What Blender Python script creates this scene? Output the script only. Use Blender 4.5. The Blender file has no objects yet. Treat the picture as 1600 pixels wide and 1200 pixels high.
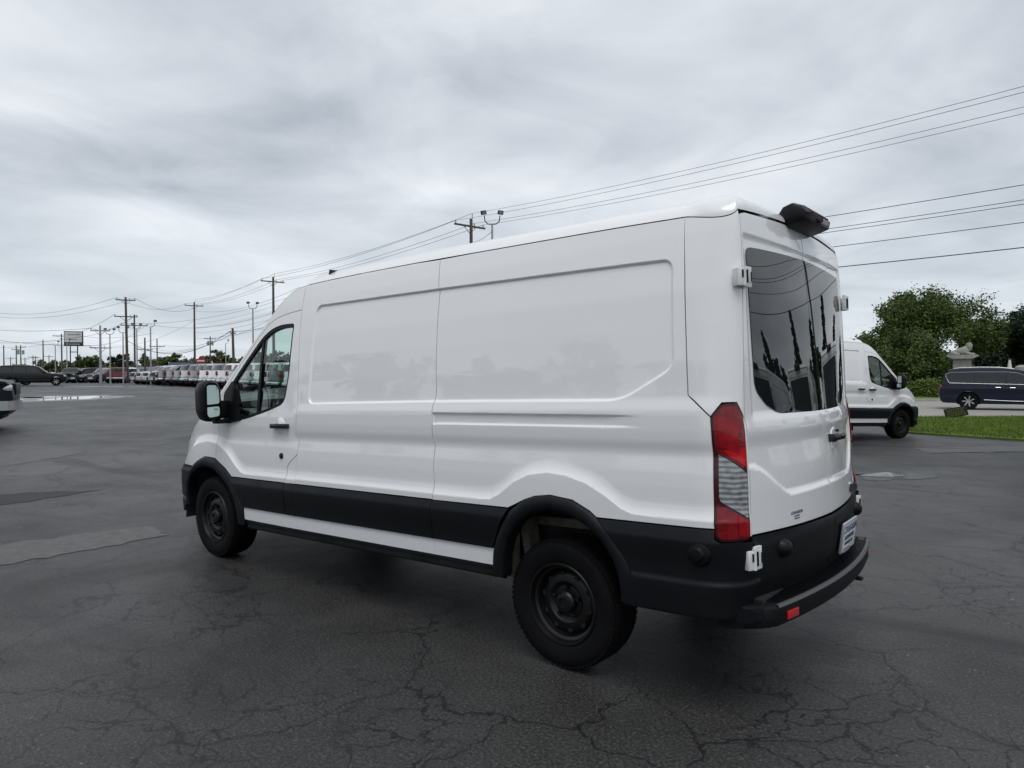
import bpy, bmesh, math, random
import numpy as np
from mathutils import Vector, Matrix
from mathutils.geometry import delaunay_2d_cdt

SC = bpy.context.scene
COL = SC.collection
R = math.radians

# ---------------------------------------------------------------- camera
CAM = np.array([-2.2402, 4.0670, 1.5952])
YAW, PIT, ROL, FPX = R(-50.187), R(-0.80), R(-0.209), 1106.83
_fw = np.array([math.cos(PIT) * math.cos(YAW), math.cos(PIT) * math.sin(YAW), math.sin(PIT)])
_rt = np.cross(_fw, [0, 0, 1.0]); _rt /= np.linalg.norm(_rt)
_up = np.cross(_rt, _fw)
_c, _s = math.cos(ROL), math.sin(ROL)
_r2, _u2 = _c * _rt + _s * _up, -_s * _rt + _c * _up
cam_data = bpy.data.cameras.new('camera')
cam_data.sensor_width = 36.0
cam_data.lens = 36.0 * FPX / 1600.0
cam_data.clip_start = 0.05
cam_data.clip_end = 6000.0
cam = bpy.data.objects.new('camera', cam_data)
COL.objects.link(cam)
_m = Matrix.Identity(4)
for i in range(3):
    _m[i][0], _m[i][1], _m[i][2], _m[i][3] = _r2[i], _u2[i], -_fw[i], CAM[i]
cam.matrix_world = _m
SC.camera = cam

# ---------------------------------------------------------------- sky, sun, exposure
SUN_ELEV, SUN_AZ = R(66), R(122)          # azimuth: direction in the ground plane towards the sun, from +x
w = bpy.data.worlds.new('World'); SC.world = w; w.use_nodes = True
nt = w.node_tree; nt.nodes.clear()
def N(t, **k):
    n = nt.nodes.new(t)
    for a, b in k.items(): setattr(n, a, b)
    return n
L = nt.links.new
tc = N('ShaderNodeTexCoord')
sep = N('ShaderNodeSeparateXYZ'); L(tc.outputs['Generated'], sep.inputs[0])
zc = N('ShaderNodeMath', operation='MAXIMUM'); L(sep.outputs[2], zc.inputs[0]); zc.inputs[1].default_value = 0.0
za = N('ShaderNodeMath', operation='ADD'); L(zc.outputs[0], za.inputs[0]); za.inputs[1].default_value = 0.11
dx = N('ShaderNodeMath', operation='DIVIDE'); L(sep.outputs[0], dx.inputs[0]); L(za.outputs[0], dx.inputs[1])
dy = N('ShaderNodeMath', operation='DIVIDE'); L(sep.outputs[1], dy.inputs[0]); L(za.outputs[0], dy.inputs[1])
cmb = N('ShaderNodeCombineXYZ'); L(dx.outputs[0], cmb.inputs[0]); L(dy.outputs[0], cmb.inputs[1])
mp = N('ShaderNodeMapping'); L(cmb.outputs[0], mp.inputs[0])
mp.inputs['Rotation'].default_value = (0, 0, R(22)); mp.inputs['Scale'].default_value = (1.0, 0.9, 1)
mp.inputs['Location'].default_value = (1.4, 4.3, 0)
n1 = N('ShaderNodeTexNoise'); L(mp.outputs[0], n1.inputs[0])
n1.inputs['Scale'].default_value = 0.60; n1.inputs['Detail'].default_value = 3.5; n1.inputs['Roughness'].default_value = 0.5; n1.inputs['Distortion'].default_value = 0.35
n2 = N('ShaderNodeTexNoise'); L(mp.outputs[0], n2.inputs[0])
n2.inputs['Scale'].default_value = 1.5; n2.inputs['Detail'].default_value = 5; n2.inputs['Roughness'].default_value = 0.60; n2.inputs['Distortion'].default_value = 0.6
mx = N('ShaderNodeMix', data_type='FLOAT'); mx.inputs[0].default_value = 0.31
L(n1.outputs[0], mx.inputs[2]); L(n2.outputs[0], mx.inputs[3])
rp = N('ShaderNodeValToRGB'); L(mx.outputs[0], rp.inputs[0])
e = rp.color_ramp.elements
e[0].position = 0.37; e[0].color = (0.335, 0.368, 0.415, 1)
e[1].position = 0.64; e[1].color = (0.69, 0.715, 0.745, 1)
k = rp.color_ramp.elements.new(0.50); k.color = (0.500, 0.530, 0.572, 1)
# the cloud deck thins into bright haze towards the horizon, all the way round
hz = N('ShaderNodeMapRange'); L(zc.outputs[0], hz.inputs[0])
hz.inputs[1].default_value = 0.0; hz.inputs[2].default_value = 0.26; hz.inputs[3].default_value = 0.60; hz.inputs[4].default_value = 0.0
hm = N('ShaderNodeMix', data_type='RGBA'); L(hz.outputs[0], hm.inputs[0]); L(rp.outputs[0], hm.inputs[6])
hm.inputs[7].default_value = (0.60, 0.655, 0.70, 1)
sky = N('ShaderNodeTexSky', sky_type='NISHITA'); sky.sun_disc = False
sky.sun_elevation = SUN_ELEV; sky.sun_rotation = R(90) - SUN_AZ
bg1 = N('ShaderNodeBackground'); L(sky.outputs[0], bg1.inputs[0]); bg1.inputs[1].default_value = 0.10
bg2 = N('ShaderNodeBackground'); L(hm.outputs[2], bg2.inputs[0]); bg2.inputs[1].default_value = 1.06
msh = N('ShaderNodeMixShader'); msh.inputs[0].default_value = 0.95
L(bg1.outputs[0], msh.inputs[1]); L(bg2.outputs[0], msh.inputs[2])
wo = N('ShaderNodeOutputWorld'); L(msh.outputs[0], wo.inputs[0])

sd = bpy.data.lights.new('sun', 'SUN'); sd.energy = 1.2; sd.angle = R(40); sd.color = (1.0, 0.975, 0.94)
sun = bpy.data.objects.new('sun', sd); COL.objects.link(sun)
_sv = Vector((math.cos(SUN_ELEV) * math.cos(SUN_AZ), math.cos(SUN_ELEV) * math.sin(SUN_AZ), math.sin(SUN_ELEV)))
sun.rotation_euler = _sv.to_track_quat('Z', 'Y').to_euler()
sun.location = (0, 0, 30)

SC.render.engine = 'CYCLES'
SC.view_settings.view_transform = 'Standard'; SC.view_settings.look = 'None'
SC.view_settings.exposure = 0.32; SC.view_settings.gamma = 1.0
SC.view_settings.use_curve_mapping = False
SC.cycles.use_denoising = True
SC.cycles.max_bounces = 8; SC.cycles.transparent_max_bounces = 16
SC.cycles.caustics_reflective = False; SC.cycles.caustics_refractive = False

def cw(X, Z):
    """ground position X metres to the right of and Z metres ahead of the photographer"""
    f = np.array([math.cos(YAW), math.sin(YAW)]); r = np.array([f[1], -f[0]])
    q = CAM[:2] + X * r + Z * f
    return float(q[0]), float(q[1])
def sstep(t):
    t = np.clip(t, 0, 1); return t * t * (3 - 2 * t)
def gz(x, y):
    """height of the lot: level round the van, rising a little towards the far rows"""
    s = max(0.0, x - 6.0); t = min(1.0, s * s / (s + 6.0) / 60.0)
    return 0.66 * (1 - (1 - t) ** 2) * float(sstep((y + 75) / 30.0))
def at(px, Z):
    """ground point seen in image column px at depth Z"""
    x, y = cw((px - 800.0) / FPX * Z, Z)
    return x, y, gz(x, y)
def face(px):
    """heading for things that stand square to the line of sight in column px"""
    return -math.degrees(math.atan((px - 800.0) / FPX))
def heading(a):
    """rotation about z so that a thing's +x points at angle a (degrees) from the picture's right, away from the camera positive"""
    return YAW - math.pi / 2 + R(a)

# ---------------------------------------------------------------- materials
MATS = {}
def mat(name, col, rough=0.5, metal=0.0, spec=0.5, coat=0.0, coat_r=0.03, var=0.0, vscale=4.0, bump=0.0, bscale=60.0, alpha=None, rvar=0.0):
    if name in MATS: return MATS[name]
    m = bpy.data.materials.new(name); m.use_nodes = True
    t = m.node_tree; b = t.nodes['Principled BSDF']
    b.inputs['Base Color'].default_value = (*col, 1); b.inputs['Roughness'].default_value = rough
    b.inputs['Metallic'].default_value = metal; b.inputs['Specular IOR Level'].default_value = spec
    b.inputs['Coat Weight'].default_value = coat; b.inputs['Coat Roughness'].default_value = coat_r
    if var or bump or rvar:
        c = t.nodes.new('ShaderNodeTexCoord')
    if var or rvar:
        n = t.nodes.new('ShaderNodeTexNoise'); t.links.new(c.outputs['Object'], n.inputs[0])
        n.inputs['Scale'].default_value = vscale; n.inputs['Detail'].default_value = 6; n.inputs['Roughness'].default_value = .6
        if var:
            r = t.nodes.new('ShaderNodeValToRGB'); t.links.new(n.outputs[0], r.inputs[0])
            r.color_ramp.elements[0].position = .3; r.color_ramp.elements[1].position = .7
            r.color_ramp.elements[0].color = (*[max(0, v * (1 - var)) for v in col], 1)
            r.color_ramp.elements[1].color = (*[min(1, v * (1 + var)) for v in col], 1)
            t.links.new(r.outputs[0], b.inputs['Base Color'])
        if rvar:
            q = t.nodes.new('ShaderNodeMapRange'); t.links.new(n.outputs[0], q.inputs[0])
            q.inputs[1].default_value = .3; q.inputs[2].default_value = .7
            q.inputs[3].default_value = max(0, rough - rvar); q.inputs[4].default_value = min(1, rough + rvar)
            t.links.new(q.outputs[0], b.inputs['Roughness'])
    if bump:
        n = t.nodes.new('ShaderNodeTexNoise'); t.links.new(c.outputs['Object'], n.inputs[0])
        n.inputs['Scale'].default_value = bscale; n.inputs['Detail'].default_value = 3
        u = t.nodes.new('ShaderNodeBump'); u.inputs['Strength'].default_value = bump; u.inputs['Distance'].default_value = .01
        t.links.new(n.outputs[0], u.inputs['Height']); t.links.new(u.outputs[0], b.inputs['Normal'])
    MATS[name] = m
    return m
def glass_mat(name, tint, refl=1.0):
    m = bpy.data.materials.new(name); m.use_nodes = True
    t = m.node_tree; t.nodes.clear()
    o = t.nodes.new('ShaderNodeOutputMaterial'); tr = t.nodes.new('ShaderNodeBsdfTransparent'); gl = t.nodes.new('ShaderNodeBsdfGlossy')
    tr.inputs[0].default_value = (*tint, 1); gl.inputs['Roughness'].default_value = 0.01; gl.inputs[0].default_value = (.95, 1, .98, 1)
    lw = t.nodes.new('ShaderNodeLayerWeight'); lw.inputs[0].default_value = .5; pw = t.nodes.new('ShaderNodeMath'); pw.operation = 'POWER'; t.links.new(lw.outputs['Facing'], pw.inputs[0]); pw.inputs[1].default_value = 4.5
    fr = t.nodes.new('ShaderNodeMath'); fr.operation = 'MULTIPLY_ADD'; t.links.new(pw.outputs[0], fr.inputs[0]); fr.inputs[1].default_value = .93; fr.inputs[2].default_value = .07
    x = t.nodes.new('ShaderNodeMixShader'); t.links.new(fr.outputs[0], x.inputs[0]); t.links.new(tr.outputs[0], x.inputs[1]); t.links.new(gl.outputs[0], x.inputs[2])
    t.links.new(x.outputs[0], o.inputs[0])
    MATS[name] = m
    return m
M_paint = mat('white_paint', (.81, .815, .82), .32, coat=1.0, coat_r=.02)
M_paint.node_tree.nodes['Principled BSDF'].inputs['Coat IOR'].default_value = 1.56
M_clad = mat('black_textured_plastic', (.0050, .0058, .0076), .50, spec=.20, bump=.12, bscale=700, rvar=.08, vscale=6)
M_black = mat('satin_black_plastic', (.004, .004, .005), .42, spec=.22)
M_gloss = mat('gloss_black', (.006, .006, .007), .08)
M_rubber = mat('tyre_rubber', (.0042, .0042, .0048), .72, spec=.14, var=.4, vscale=9, bump=.15, bscale=90)
M_rim = mat('black_steel_wheel', (.0045, .0045, .005), .40, spec=.35)
M_dark = mat('dark_interior', (.012, .012, .013), .85)
M_susp = mat('dusty_metal', (.11, .10, .085), .85, var=.5, vscale=9)
M_sill = mat('dusty_sill_plastic', (.020, .020, .021), .55, spec=.3, var=.4, vscale=5)
M_under = mat('dusty_underbody', (.035, .031, .027), .9, var=.5, vscale=7)
M_chrome = mat('chrome', (.72, .73, .74), .12, metal=1.0)
M_alloy = mat('alloy_wheel', (.42, .43, .44), .3, metal=.8)
M_hinge = mat('white_hinge', (.70, .71, .70), .45, var=.12, vscale=30)
M_mirror = mat('mirror_glass', (.36, .44, .42), .01, metal=1.0)
M_glass = glass_mat('door_glass', (.78, .90, .85))
M_wind = glass_mat('windshield_glass', (.84, .93, .89))
M_priv = mat('privacy_glass', (.006, .008, .008), .012, spec=.55)
M_red = mat('red_lens', (.30, .004, .010), .12, coat=1)
M_plate = mat('plate_white', (.72, .74, .78), .35)
M_ink = mat('blue_ink', (.03, .05, .16), .5)
M_inkk = mat('black_ink', (.02, .02, .022), .5)
# ---------------------------------------------------------------- object helpers
def tag(o, label=None, cat=None, group=None, kind=None):
    if label: o['label'] = label
    if cat: o['category'] = cat
    if group: o['group'] = group
    if kind: o['kind'] = kind
    return o
def empty(name, loc=(0, 0, 0), rz=0.0, label=None, cat=None, group=None):
    o = bpy.data.objects.new(name, None); COL.objects.link(o)
    o.empty_display_size = .2; o.location = loc; o.rotation_euler = (0, 0, rz)
    return tag(o, label, cat, group)
def link(name, me, parent=None, mt=None):
    o = bpy.data.objects.new(name, me); COL.objects.link(o)
    if mt is not None and len(me.materials) == 0: me.materials.append(mt)
    o.parent = parent
    return o
def copy_tree(o, parent=None):
    c = o.copy(); COL.objects.link(c); c.parent = parent
    for ch in o.children: copy_tree(ch, c)
    return c

class MB:
    """collects simple shapes and links them as one mesh object"""
    def __init__(s): s.v = []; s.f = []; s.smooth = []
    def add(s, vs, fs, smooth=False):
        b = len(s.v); s.v.extend([tuple(map(float, q)) for q in vs])
        s.f.extend([tuple(b + i for i in q) for q in fs]); s.smooth.extend([smooth] * len(fs))
        return s
    def box(s, c, d, rot=None, ch=0.0):
        """box with centre c, size d, optional 3x3 rotation and edge chamfer ch"""
        hx, hy, hz = [q / 2 for q in d]
        if ch <= 0:
            vs = [(x, y, z) for x in (-hx, hx) for y in (-hy, hy) for z in (-hz, hz)]
            fs = [(0, 1, 3, 2), (4, 6, 7, 5), (0, 4, 5, 1), (2, 3, 7, 6), (0, 2, 6, 4), (1, 5, 7, 3)]
        else:
            bm = bmesh.new(); bmesh.ops.create_cube(bm, size=1)
            for q in bm.verts: q.co = Vector((q.co.x * d[0], q.co.y * d[1], q.co.z * d[2]))
            bmesh.ops.bevel(bm, geom=bm.edges[:], offset=ch, segments=2, affect='EDGES', profile=.6)
            bm.verts.index_update(); vs = [tuple(q.co) for q in bm.verts]; fs = [tuple(q.index for q in f.verts) for f in bm.faces]; bm.free()
        vs = np.array(vs)
        if rot is not None: vs = vs @ np.array(rot).T
        return s.add(vs + np.array(c), fs, ch > 0)
    def tube(s, pts, r, n=8, caps=True, smooth=True):
        pts = [np.array(q, float) for q in pts]
        rs = r if hasattr(r, '__len__') else [r] * len(pts)
        t0 = pts[1] - pts[0]; t0 /= np.linalg.norm(t0)
        a = np.cross(t0, [0, 0, 1.0] if abs(t0[2]) < .9 else [1.0, 0, 0]); a /= np.linalg.norm(a)
        vs = []
        for i, q in enumerate(pts):
            t = pts[min(i + 1, len(pts) - 1)] - pts[max(i - 1, 0)]; t /= np.linalg.norm(t)
            a = a - t * (a @ t); a /= np.linalg.norm(a); b = np.cross(t, a)
            for k in range(n):
                th = 2 * math.pi * k / n
                vs.append(q + rs[i] * (math.cos(th) * a + math.sin(th) * b))
        fs = [(i * n + k, i * n + (k + 1) % n, (i + 1) * n + (k + 1) % n, (i + 1) * n + k) for i in range(len(pts) - 1) for k in range(n)]
        s.add(vs, fs, smooth)
        if caps:
            m = len(pts) - 1; b = len(s.v) - len(vs)
            s.f.append(tuple(b + k for k in range(n))[::-1]); s.f.append(tuple(b + m * n + k for k in range(n))); s.smooth += [False, False]
        return s
    def lathe(s, prof, n=32, axis='y', c=(0, 0, 0), smooth=True, closed=False):
        """prof: list of (r, h) turned about an axis through c"""
        vs = []
        for r, h in prof:
            for k in range(n):
                th = 2 * math.pi * k / n; a, b = r * math.cos(th), r * math.sin(th)
                vs.append({'y': (a, h, b), 'x': (h, a, b), 'z': (a, b, h)}[axis])
        m = len(prof)
        fs = []
        for i in range(m if closed else m - 1):
            j = (i + 1) % m
            for k in range(n):
                fs.append((i * n + k, i * n + (k + 1) % n, j * n + (k + 1) % n, j * n + k))
        return s.add(np.array(vs) + np.array(c), fs, smooth)
    def prism(s, poly, y0, y1, axis='y', smooth=False):
        """extrude a polygon (a,b) along an axis: y -> (a, y, b); x -> (y, a, b); z -> (a, b, y)"""
        f = {'y': lambda a, b, h: (a, h, b), 'x': lambda a, b, h: (h, a, b), 'z': lambda a, b, h: (a, b, h)}[axis]
        n = len(poly)
        vs = [f(a, b, y0) for a, b in poly] + [f(a, b, y1) for a, b in poly]
        fs = [tuple(range(n)), tuple(range(2 * n - 1, n - 1, -1))] + [(i, i + n, (i + 1) % n + n, (i + 1) % n) for i in range(n)]
        return s.add(vs, fs, smooth)
    def xform(s, fn):
        s.v = [tuple(fn(np.array(q))) for q in s.v]; return s
    def mesh(s, name, sharp=35):
        me = bpy.data.meshes.new(name); me.from_pydata(s.v, [], s.f)
        bm = bmesh.new(); bm.from_mesh(me); bmesh.ops.recalc_face_normals(bm, faces=bm.faces[:]) if len(s.f) < 40000 else None
        bm.to_mesh(me); bm.free()
        me.polygons.foreach_set('use_smooth', s.smooth)
        if any(s.smooth):
            try: me.set_sharp_from_angle(angle=R(sharp))
            except Exception: pass
        me.update()
        return me
    def build(s, name, mt, parent=None, sharp=35):
        return link(name, s.mesh(name, sharp), parent, mt)
def rotz(a):
    c, q = math.cos(a), math.sin(a); return np.array([[c, -q, 0], [q, c, 0], [0, 0, 1]])
def roty(a):
    c, q = math.cos(a), math.sin(a); return np.array([[c, 0, q], [0, 1, 0], [-q, 0, c]])
def rotx(a):
    c, q = math.cos(a), math.sin(a); return np.array([[1, 0, 0], [0, c, -q], [0, q, c]])

# ---------------------------------------------------------------- curved sheet-metal panels
def resample(poly, step, closed=True):
    p = np.array(poly, float); q = np.vstack([p, p[:1]]) if closed else p
    out = []
    for a, b in zip(q[:-1], q[1:]):
        n = max(1, int(round(np.linalg.norm(b - a) / step)))
        for i in range(n): out.append(a + (b - a) * i / n)
    if not closed: out.append(q[-1])
    return np.array(out)
def rounded(poly, rad, n=5):
    """round the corners of a closed polygon; rad a number or one per corner"""
    p = [np.array(q, float) for q in poly]; m = len(p); out = []
    rs = rad if hasattr(rad, '__len__') else [rad] * m
    for i in range(m):
        a, b, c = p[i - 1], p[i], p[(i + 1) % m]
        r = min(rs[i], .48 * np.linalg.norm(a - b), .48 * np.linalg.norm(c - b))
        if r <= 1e-5: out.append(b); continue
        s = b + (a - b) / np.linalg.norm(a - b) * r; e = b + (c - b) / np.linalg.norm(c - b) * r
        for k in range(n + 1):
            t = k / n; out.append((1 - t) ** 2 * s + 2 * t * (1 - t) * b + t * t * e)
    return np.array(out)
def inside(poly, P):
    x, y = P[:, 0], P[:, 1]; r = np.zeros(len(P), bool); n = len(poly)
    for i in range(n):
        (x0, y0), (x1, y1) = poly[i], poly[(i + 1) % n]
        if y0 == y1: continue
        c = ((y0 > y) != (y1 > y)) & (x < (x1 - x0) * (y - y0) / (y1 - y0) + x0)
        r ^= c
    return r
def pdist(poly, P, closed=True):
    d = np.full(len(P), 1e9); n = len(poly)
    for i in range(n if closed else n - 1):
        a = np.array(poly[i]); b = np.array(poly[(i + 1) % n]); ab = b - a; l = ab @ ab
        if l < 1e-14: continue
        t = np.clip(((P - a) @ ab) / l, 0, 1)
        d = np.minimum(d, np.hypot(*(P - a - t[:, None] * ab).T))
    return d
def sdf(poly, P):
    d = pdist(poly, P); return np.where(inside(poly, P), d, -d)
def area(p):
    x, y = p[:, 0], p[:, 1]; return .5 * np.sum(x * np.roll(y, -1) - np.roll(x, -1) * y)
def inset(p, g):
    if g == 0: return p
    t = np.roll(p, -1, 0) - np.roll(p, 1, 0); t /= np.linalg.norm(t, axis=1)[:, None] + 1e-12
    n = np.stack([-t[:, 1], t[:, 0]], 1) * (1 if area(p) > 0 else -1)
    return p + n * g
FEAT = []          # extra sample points along pressed lines
def panel_data(poly, S, step, holes=(), gap=.0025, thick=.02, bstep=None, feat=None):
    """triangulate a polygon in surface coordinates and lay it on the surface S(u, v) -> points; edges turn in by thick"""
    bs = bstep or step
    outer = inset(resample(poly, bs), gap)
    hs = [inset(resample(h, bs), -gap) for h in holes]
    lo, hi = outer.min(0), outer.max(0)
    gx = np.arange(lo[0], hi[0] + step, step); gy = np.arange(lo[1], hi[1] + step, step)
    G = np.stack(np.meshgrid(gx, gy, indexing='ij'), -1).reshape(-1, 2)
    G[:, 0] += ((np.round((G[:, 1] - lo[1]) / step)).astype(int) % 2) * step * .5
    G = G[inside(outer, G)]
    if len(G): G = G[pdist(outer, G) > .45 * step]
    for h in hs:
        if len(G): G = G[(~inside(h, G))]; G = G[pdist(h, G) > .45 * step]
    if feat is not None:
        Fp = feat[inside(outer, feat)]
        if len(Fp): Fp = Fp[pdist(outer, Fp) > .004]
        for h in hs:
            if len(Fp): Fp = Fp[~inside(h, Fp)]; Fp = Fp[pdist(h, Fp) > .004]
        if len(Fp) and len(G):
            # thin the grid where feature points take over (hash by 6 mm cells)
            cells = set(map(tuple, np.floor(Fp / .009).astype(int).tolist()))
            ck = np.floor(G / .009).astype(int).tolist()
            G = G[[tuple(q) not in cells for q in ck]]
        G = np.vstack([G, Fp]) if len(G) else Fp
    E = []; b = 0
    for l in [outer] + hs:
        n = len(l); E += [(b + i, b + (i + 1) % n) for i in range(n)]; b += n
    P2 = np.vstack([outer] + hs + ([G] if len(G) else []))
    rv, re, rf = delaunay_2d_cdt([Vector(q) for q in P2.tolist()], E, [], 0, 1e-7)[:3]
    Q = np.array([tuple(q) for q in rv]); F = np.array([f for f in rf if len(f) == 3])
    c = Q[F].mean(1); ok = inside(outer, c)
    for h in hs: ok &= ~inside(h, c)
    F = F[ok]
    X = S(Q[:, 0], Q[:, 1]); e_ = 8e-4
    du = S(Q[:, 0] + e_, Q[:, 1]) - S(Q[:, 0] - e_, Q[:, 1]); dv = S(Q[:, 0], Q[:, 1] + e_) - S(Q[:, 0], Q[:, 1] - e_)
    nn = np.cross(du, dv); nn /= np.linalg.norm(nn, axis=1)[:, None] + 1e-12
    return X, nn, F
def panel_mesh(name, X, nn, F, thick=.02, flip=False, mirror=False):
    X = X.copy(); nn = nn.copy(); F = F.copy()
    if flip: nn = -nn
    # orient faces with the normals
    fn = np.cross(X[F[:, 1]] - X[F[:, 0]], X[F[:, 2]] - X[F[:, 0]])
    bad = np.sum(fn * nn[F].mean(1), 1) < 0
    F[bad] = F[bad][:, ::-1]
    if mirror:
        X[:, 1] *= -1; nn[:, 1] *= -1; F = F[:, ::-1]
    ed = {}
    for t in F:
        for i in range(3):
            a, b = int(t[i]), int(t[(i + 1) % 3])
            k = (min(a, b), max(a, b))
            ed[k] = None if k in ed else (a, b)
    rim = [q for q in ed.values() if q] if thick > 0 else []
    vs = X.tolist(); fs = [tuple(map(int, t)) for t in F]; m = {}
    for a, b in rim:
        for q in (a, b):
            if q not in m: m[q] = len(vs); vs.append((X[q] - nn[q] * thick).tolist())
    nf = len(fs)
    for a, b in rim: fs.append((b, a, m[a], m[b]))
    me = bpy.data.meshes.new(name); me.from_pydata(vs, [], fs)
    me.polygons.foreach_set('use_smooth', [True] * len(fs))
    va = np.array(vs); ln = np.empty((nf * 3 + (len(fs) - nf) * 4, 3)); ln[:nf * 3] = nn[F.reshape(-1)]
    o = nf * 3
    for t in fs[nf:]:
        k = np.cross(va[t[1]] - va[t[0]], va[t[3]] - va[t[0]]); k /= np.linalg.norm(k) + 1e-12
        ln[o:o + 4] = k; o += 4
    me.normals_split_custom_set(ln.tolist())
    me.update()
    return me
def panel(name, poly, S, step, mt, parent, holes=(), gap=.0032, thick=.03, mirror=True, flip=False, left=True, bstep=None, feat=None):
    """a panel on the left side and its mirror image on the right; returns the objects"""
    X, nn, F = panel_data(poly, S, step, holes, gap, thick, bstep, feat)
    out = []
    if left: out.append(link(name, panel_mesh(name, X, nn, F, thick, flip), parent if not isinstance(parent, (list, tuple)) else parent[0], mt))
    if mirror: out.append(link(name, panel_mesh(name, X, nn, F, thick, flip, True), parent if not isinstance(parent, (list, tuple)) else parent[-1], mt))
    return out
def text_mesh(txt, size, extrude=.0006, align='CENTER'):
    cu = bpy.data.curves.new('lettering', 'FONT'); cu.body = txt; cu.size = size; cu.extrude = extrude; cu.align_x = align; cu.align_y = 'CENTER'; cu.resolution_u = 2
    ob = bpy.data.objects.new('lettering', cu); COL.objects.link(ob)
    dg = bpy.context.evaluated_depsgraph_get(); me = bpy.data.meshes.new_from_object(ob.evaluated_get(dg))
    bpy.data.objects.remove(ob); bpy.data.curves.remove(cu)
    return me
# ================================================================ the cargo van (x forward from the rear axle, y to its left, z up)
RK = 0.033                                   # the unladen body sits nose-down on its wheels
def bw(P):
    P = np.asarray(P, float); Q = P.copy()
    Q[..., 0] = P[..., 0] + RK * P[..., 2]; Q[..., 2] = P[..., 2] - RK * P[..., 0]
    return Q
def tab(pts, sig, lo=.2, hi=2.7):
    z = np.arange(lo, hi, .004); y = np.interp(z, *zip(*pts))
    k = np.exp(-.5 * (np.arange(-40, 41) * .004 / sig) ** 2); k /= k.sum()
    return z, np.convolve(np.pad(y, 40, 'edge'), k, 'valid')
PROF = tab([(.3, .982), (.45, .996), (.55, 1.003), (.85, 1.009), (.95, 1.010), (1.03, 1.009), (1.11, 1.004), (1.178, .995), (1.20, .9955), (1.245, 1.005), (1.30, 1.0075), (1.393, 1.0055),
            (1.455, .9885), (1.62, .9745), (1.80, .9535), (1.97, .930), (2.12, .903), (2.25, .876), (2.37, .845), (2.5, .79)], .011)
PROFD = tab([(.3, .982), (.45, .996), (.55, 1.003), (.85, 1.009), (.95, 1.010), (1.03, 1.009), (1.11, 1.005), (1.178, .998), (1.22, .999), (1.28, 1.003), (1.36, 1.000),
             (1.455, .9905), (1.62, .9745), (1.80, .9535), (1.97, .930), (2.12, .903), (2.25, .876), (2.37, .845), (2.5, .79)], .014)
BL_R = ([-.62, -.5, -.435, -.346, -.231, -.11, .016, .149, .258, .357, .43, .52], [.885, .888, .910, .967, 1.023, 1.055, 1.066, 1.046, .997, .926, .892, .885])
BL_F = ([3.0, 3.12, 3.19, 3.268, 3.42, 3.597, 3.779, 3.925, 4.042, 4.2, 4.32], [.885, .885, .897, .937, 1.046, 1.122, 1.14, 1.117, 1.07, .98, .90])
RECESS = rounded([(2.258, 1.452), (2.256, 2.192), (.94, 2.172), (-.69, 2.135), (-.715, 1.60), (-.43, 1.444), (.92, 1.454)], [.06, .07, .001, .06, .06, .09, .001], 8)
GROOVE = np.array([(.915, 1.388), (-.44, 1.374), (-.55, 1.371), (-.55, 1.309), (-.44, 1.312), (.87, 1.318), (.915, 1.312)])
XF = ([.3, .45, .75, .92, 1.1, 1.25, 1.4, 1.6], [4.66, 4.75, 4.77, 4.75, 4.68, 4.56, 4.38, 4.1])     # front of the nose by height
YD = ([.4, .81, 1.41, 1.75, 2.085, 2.30, 2.5], [.872, .866, .852, .836, .815, .801, .79])              # outer edge of the rear doors
RC = tab([(.3, -1.06), (.5, -1.085), (.60, -1.118), (.70, -1.134), (.8, -1.138), (1.02, -1.136), (1.10, -1.130), (1.30, -1.108), (1.36, -1.094), (1.97, -1.054), (2.2, -1.036), (2.32, -1.022), (2.45, -.98)], .026)
RKK = tab([(.5, .146), (1.05, .146), (1.36, .116), (2.15, .055), (2.3, .045)], .07)
U0, U1 = -.80, -1.16
def lerp(t, T): return np.interp(t, T[0], T[1])
def rear_x(y, z, press=True):
    x = lerp(z, RC) + lerp(z, RKK) * y * y
    if press:
        ya = np.abs(y)
        wz = np.minimum(sstep((z - 1.33) / .05), sstep((2.235 - z) / .03)) * sstep((.80 - ya) / .035)
        x = x + .010 * wz
        low = .955 + .16 * sstep((ya - .48) / .36)                   # pressed edge above the lettering
        x = x + .014 * sstep((z - low) / .03) * sstep((1.30 - z) / .10) * sstep((.90 - ya) / .05)
    return x
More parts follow.
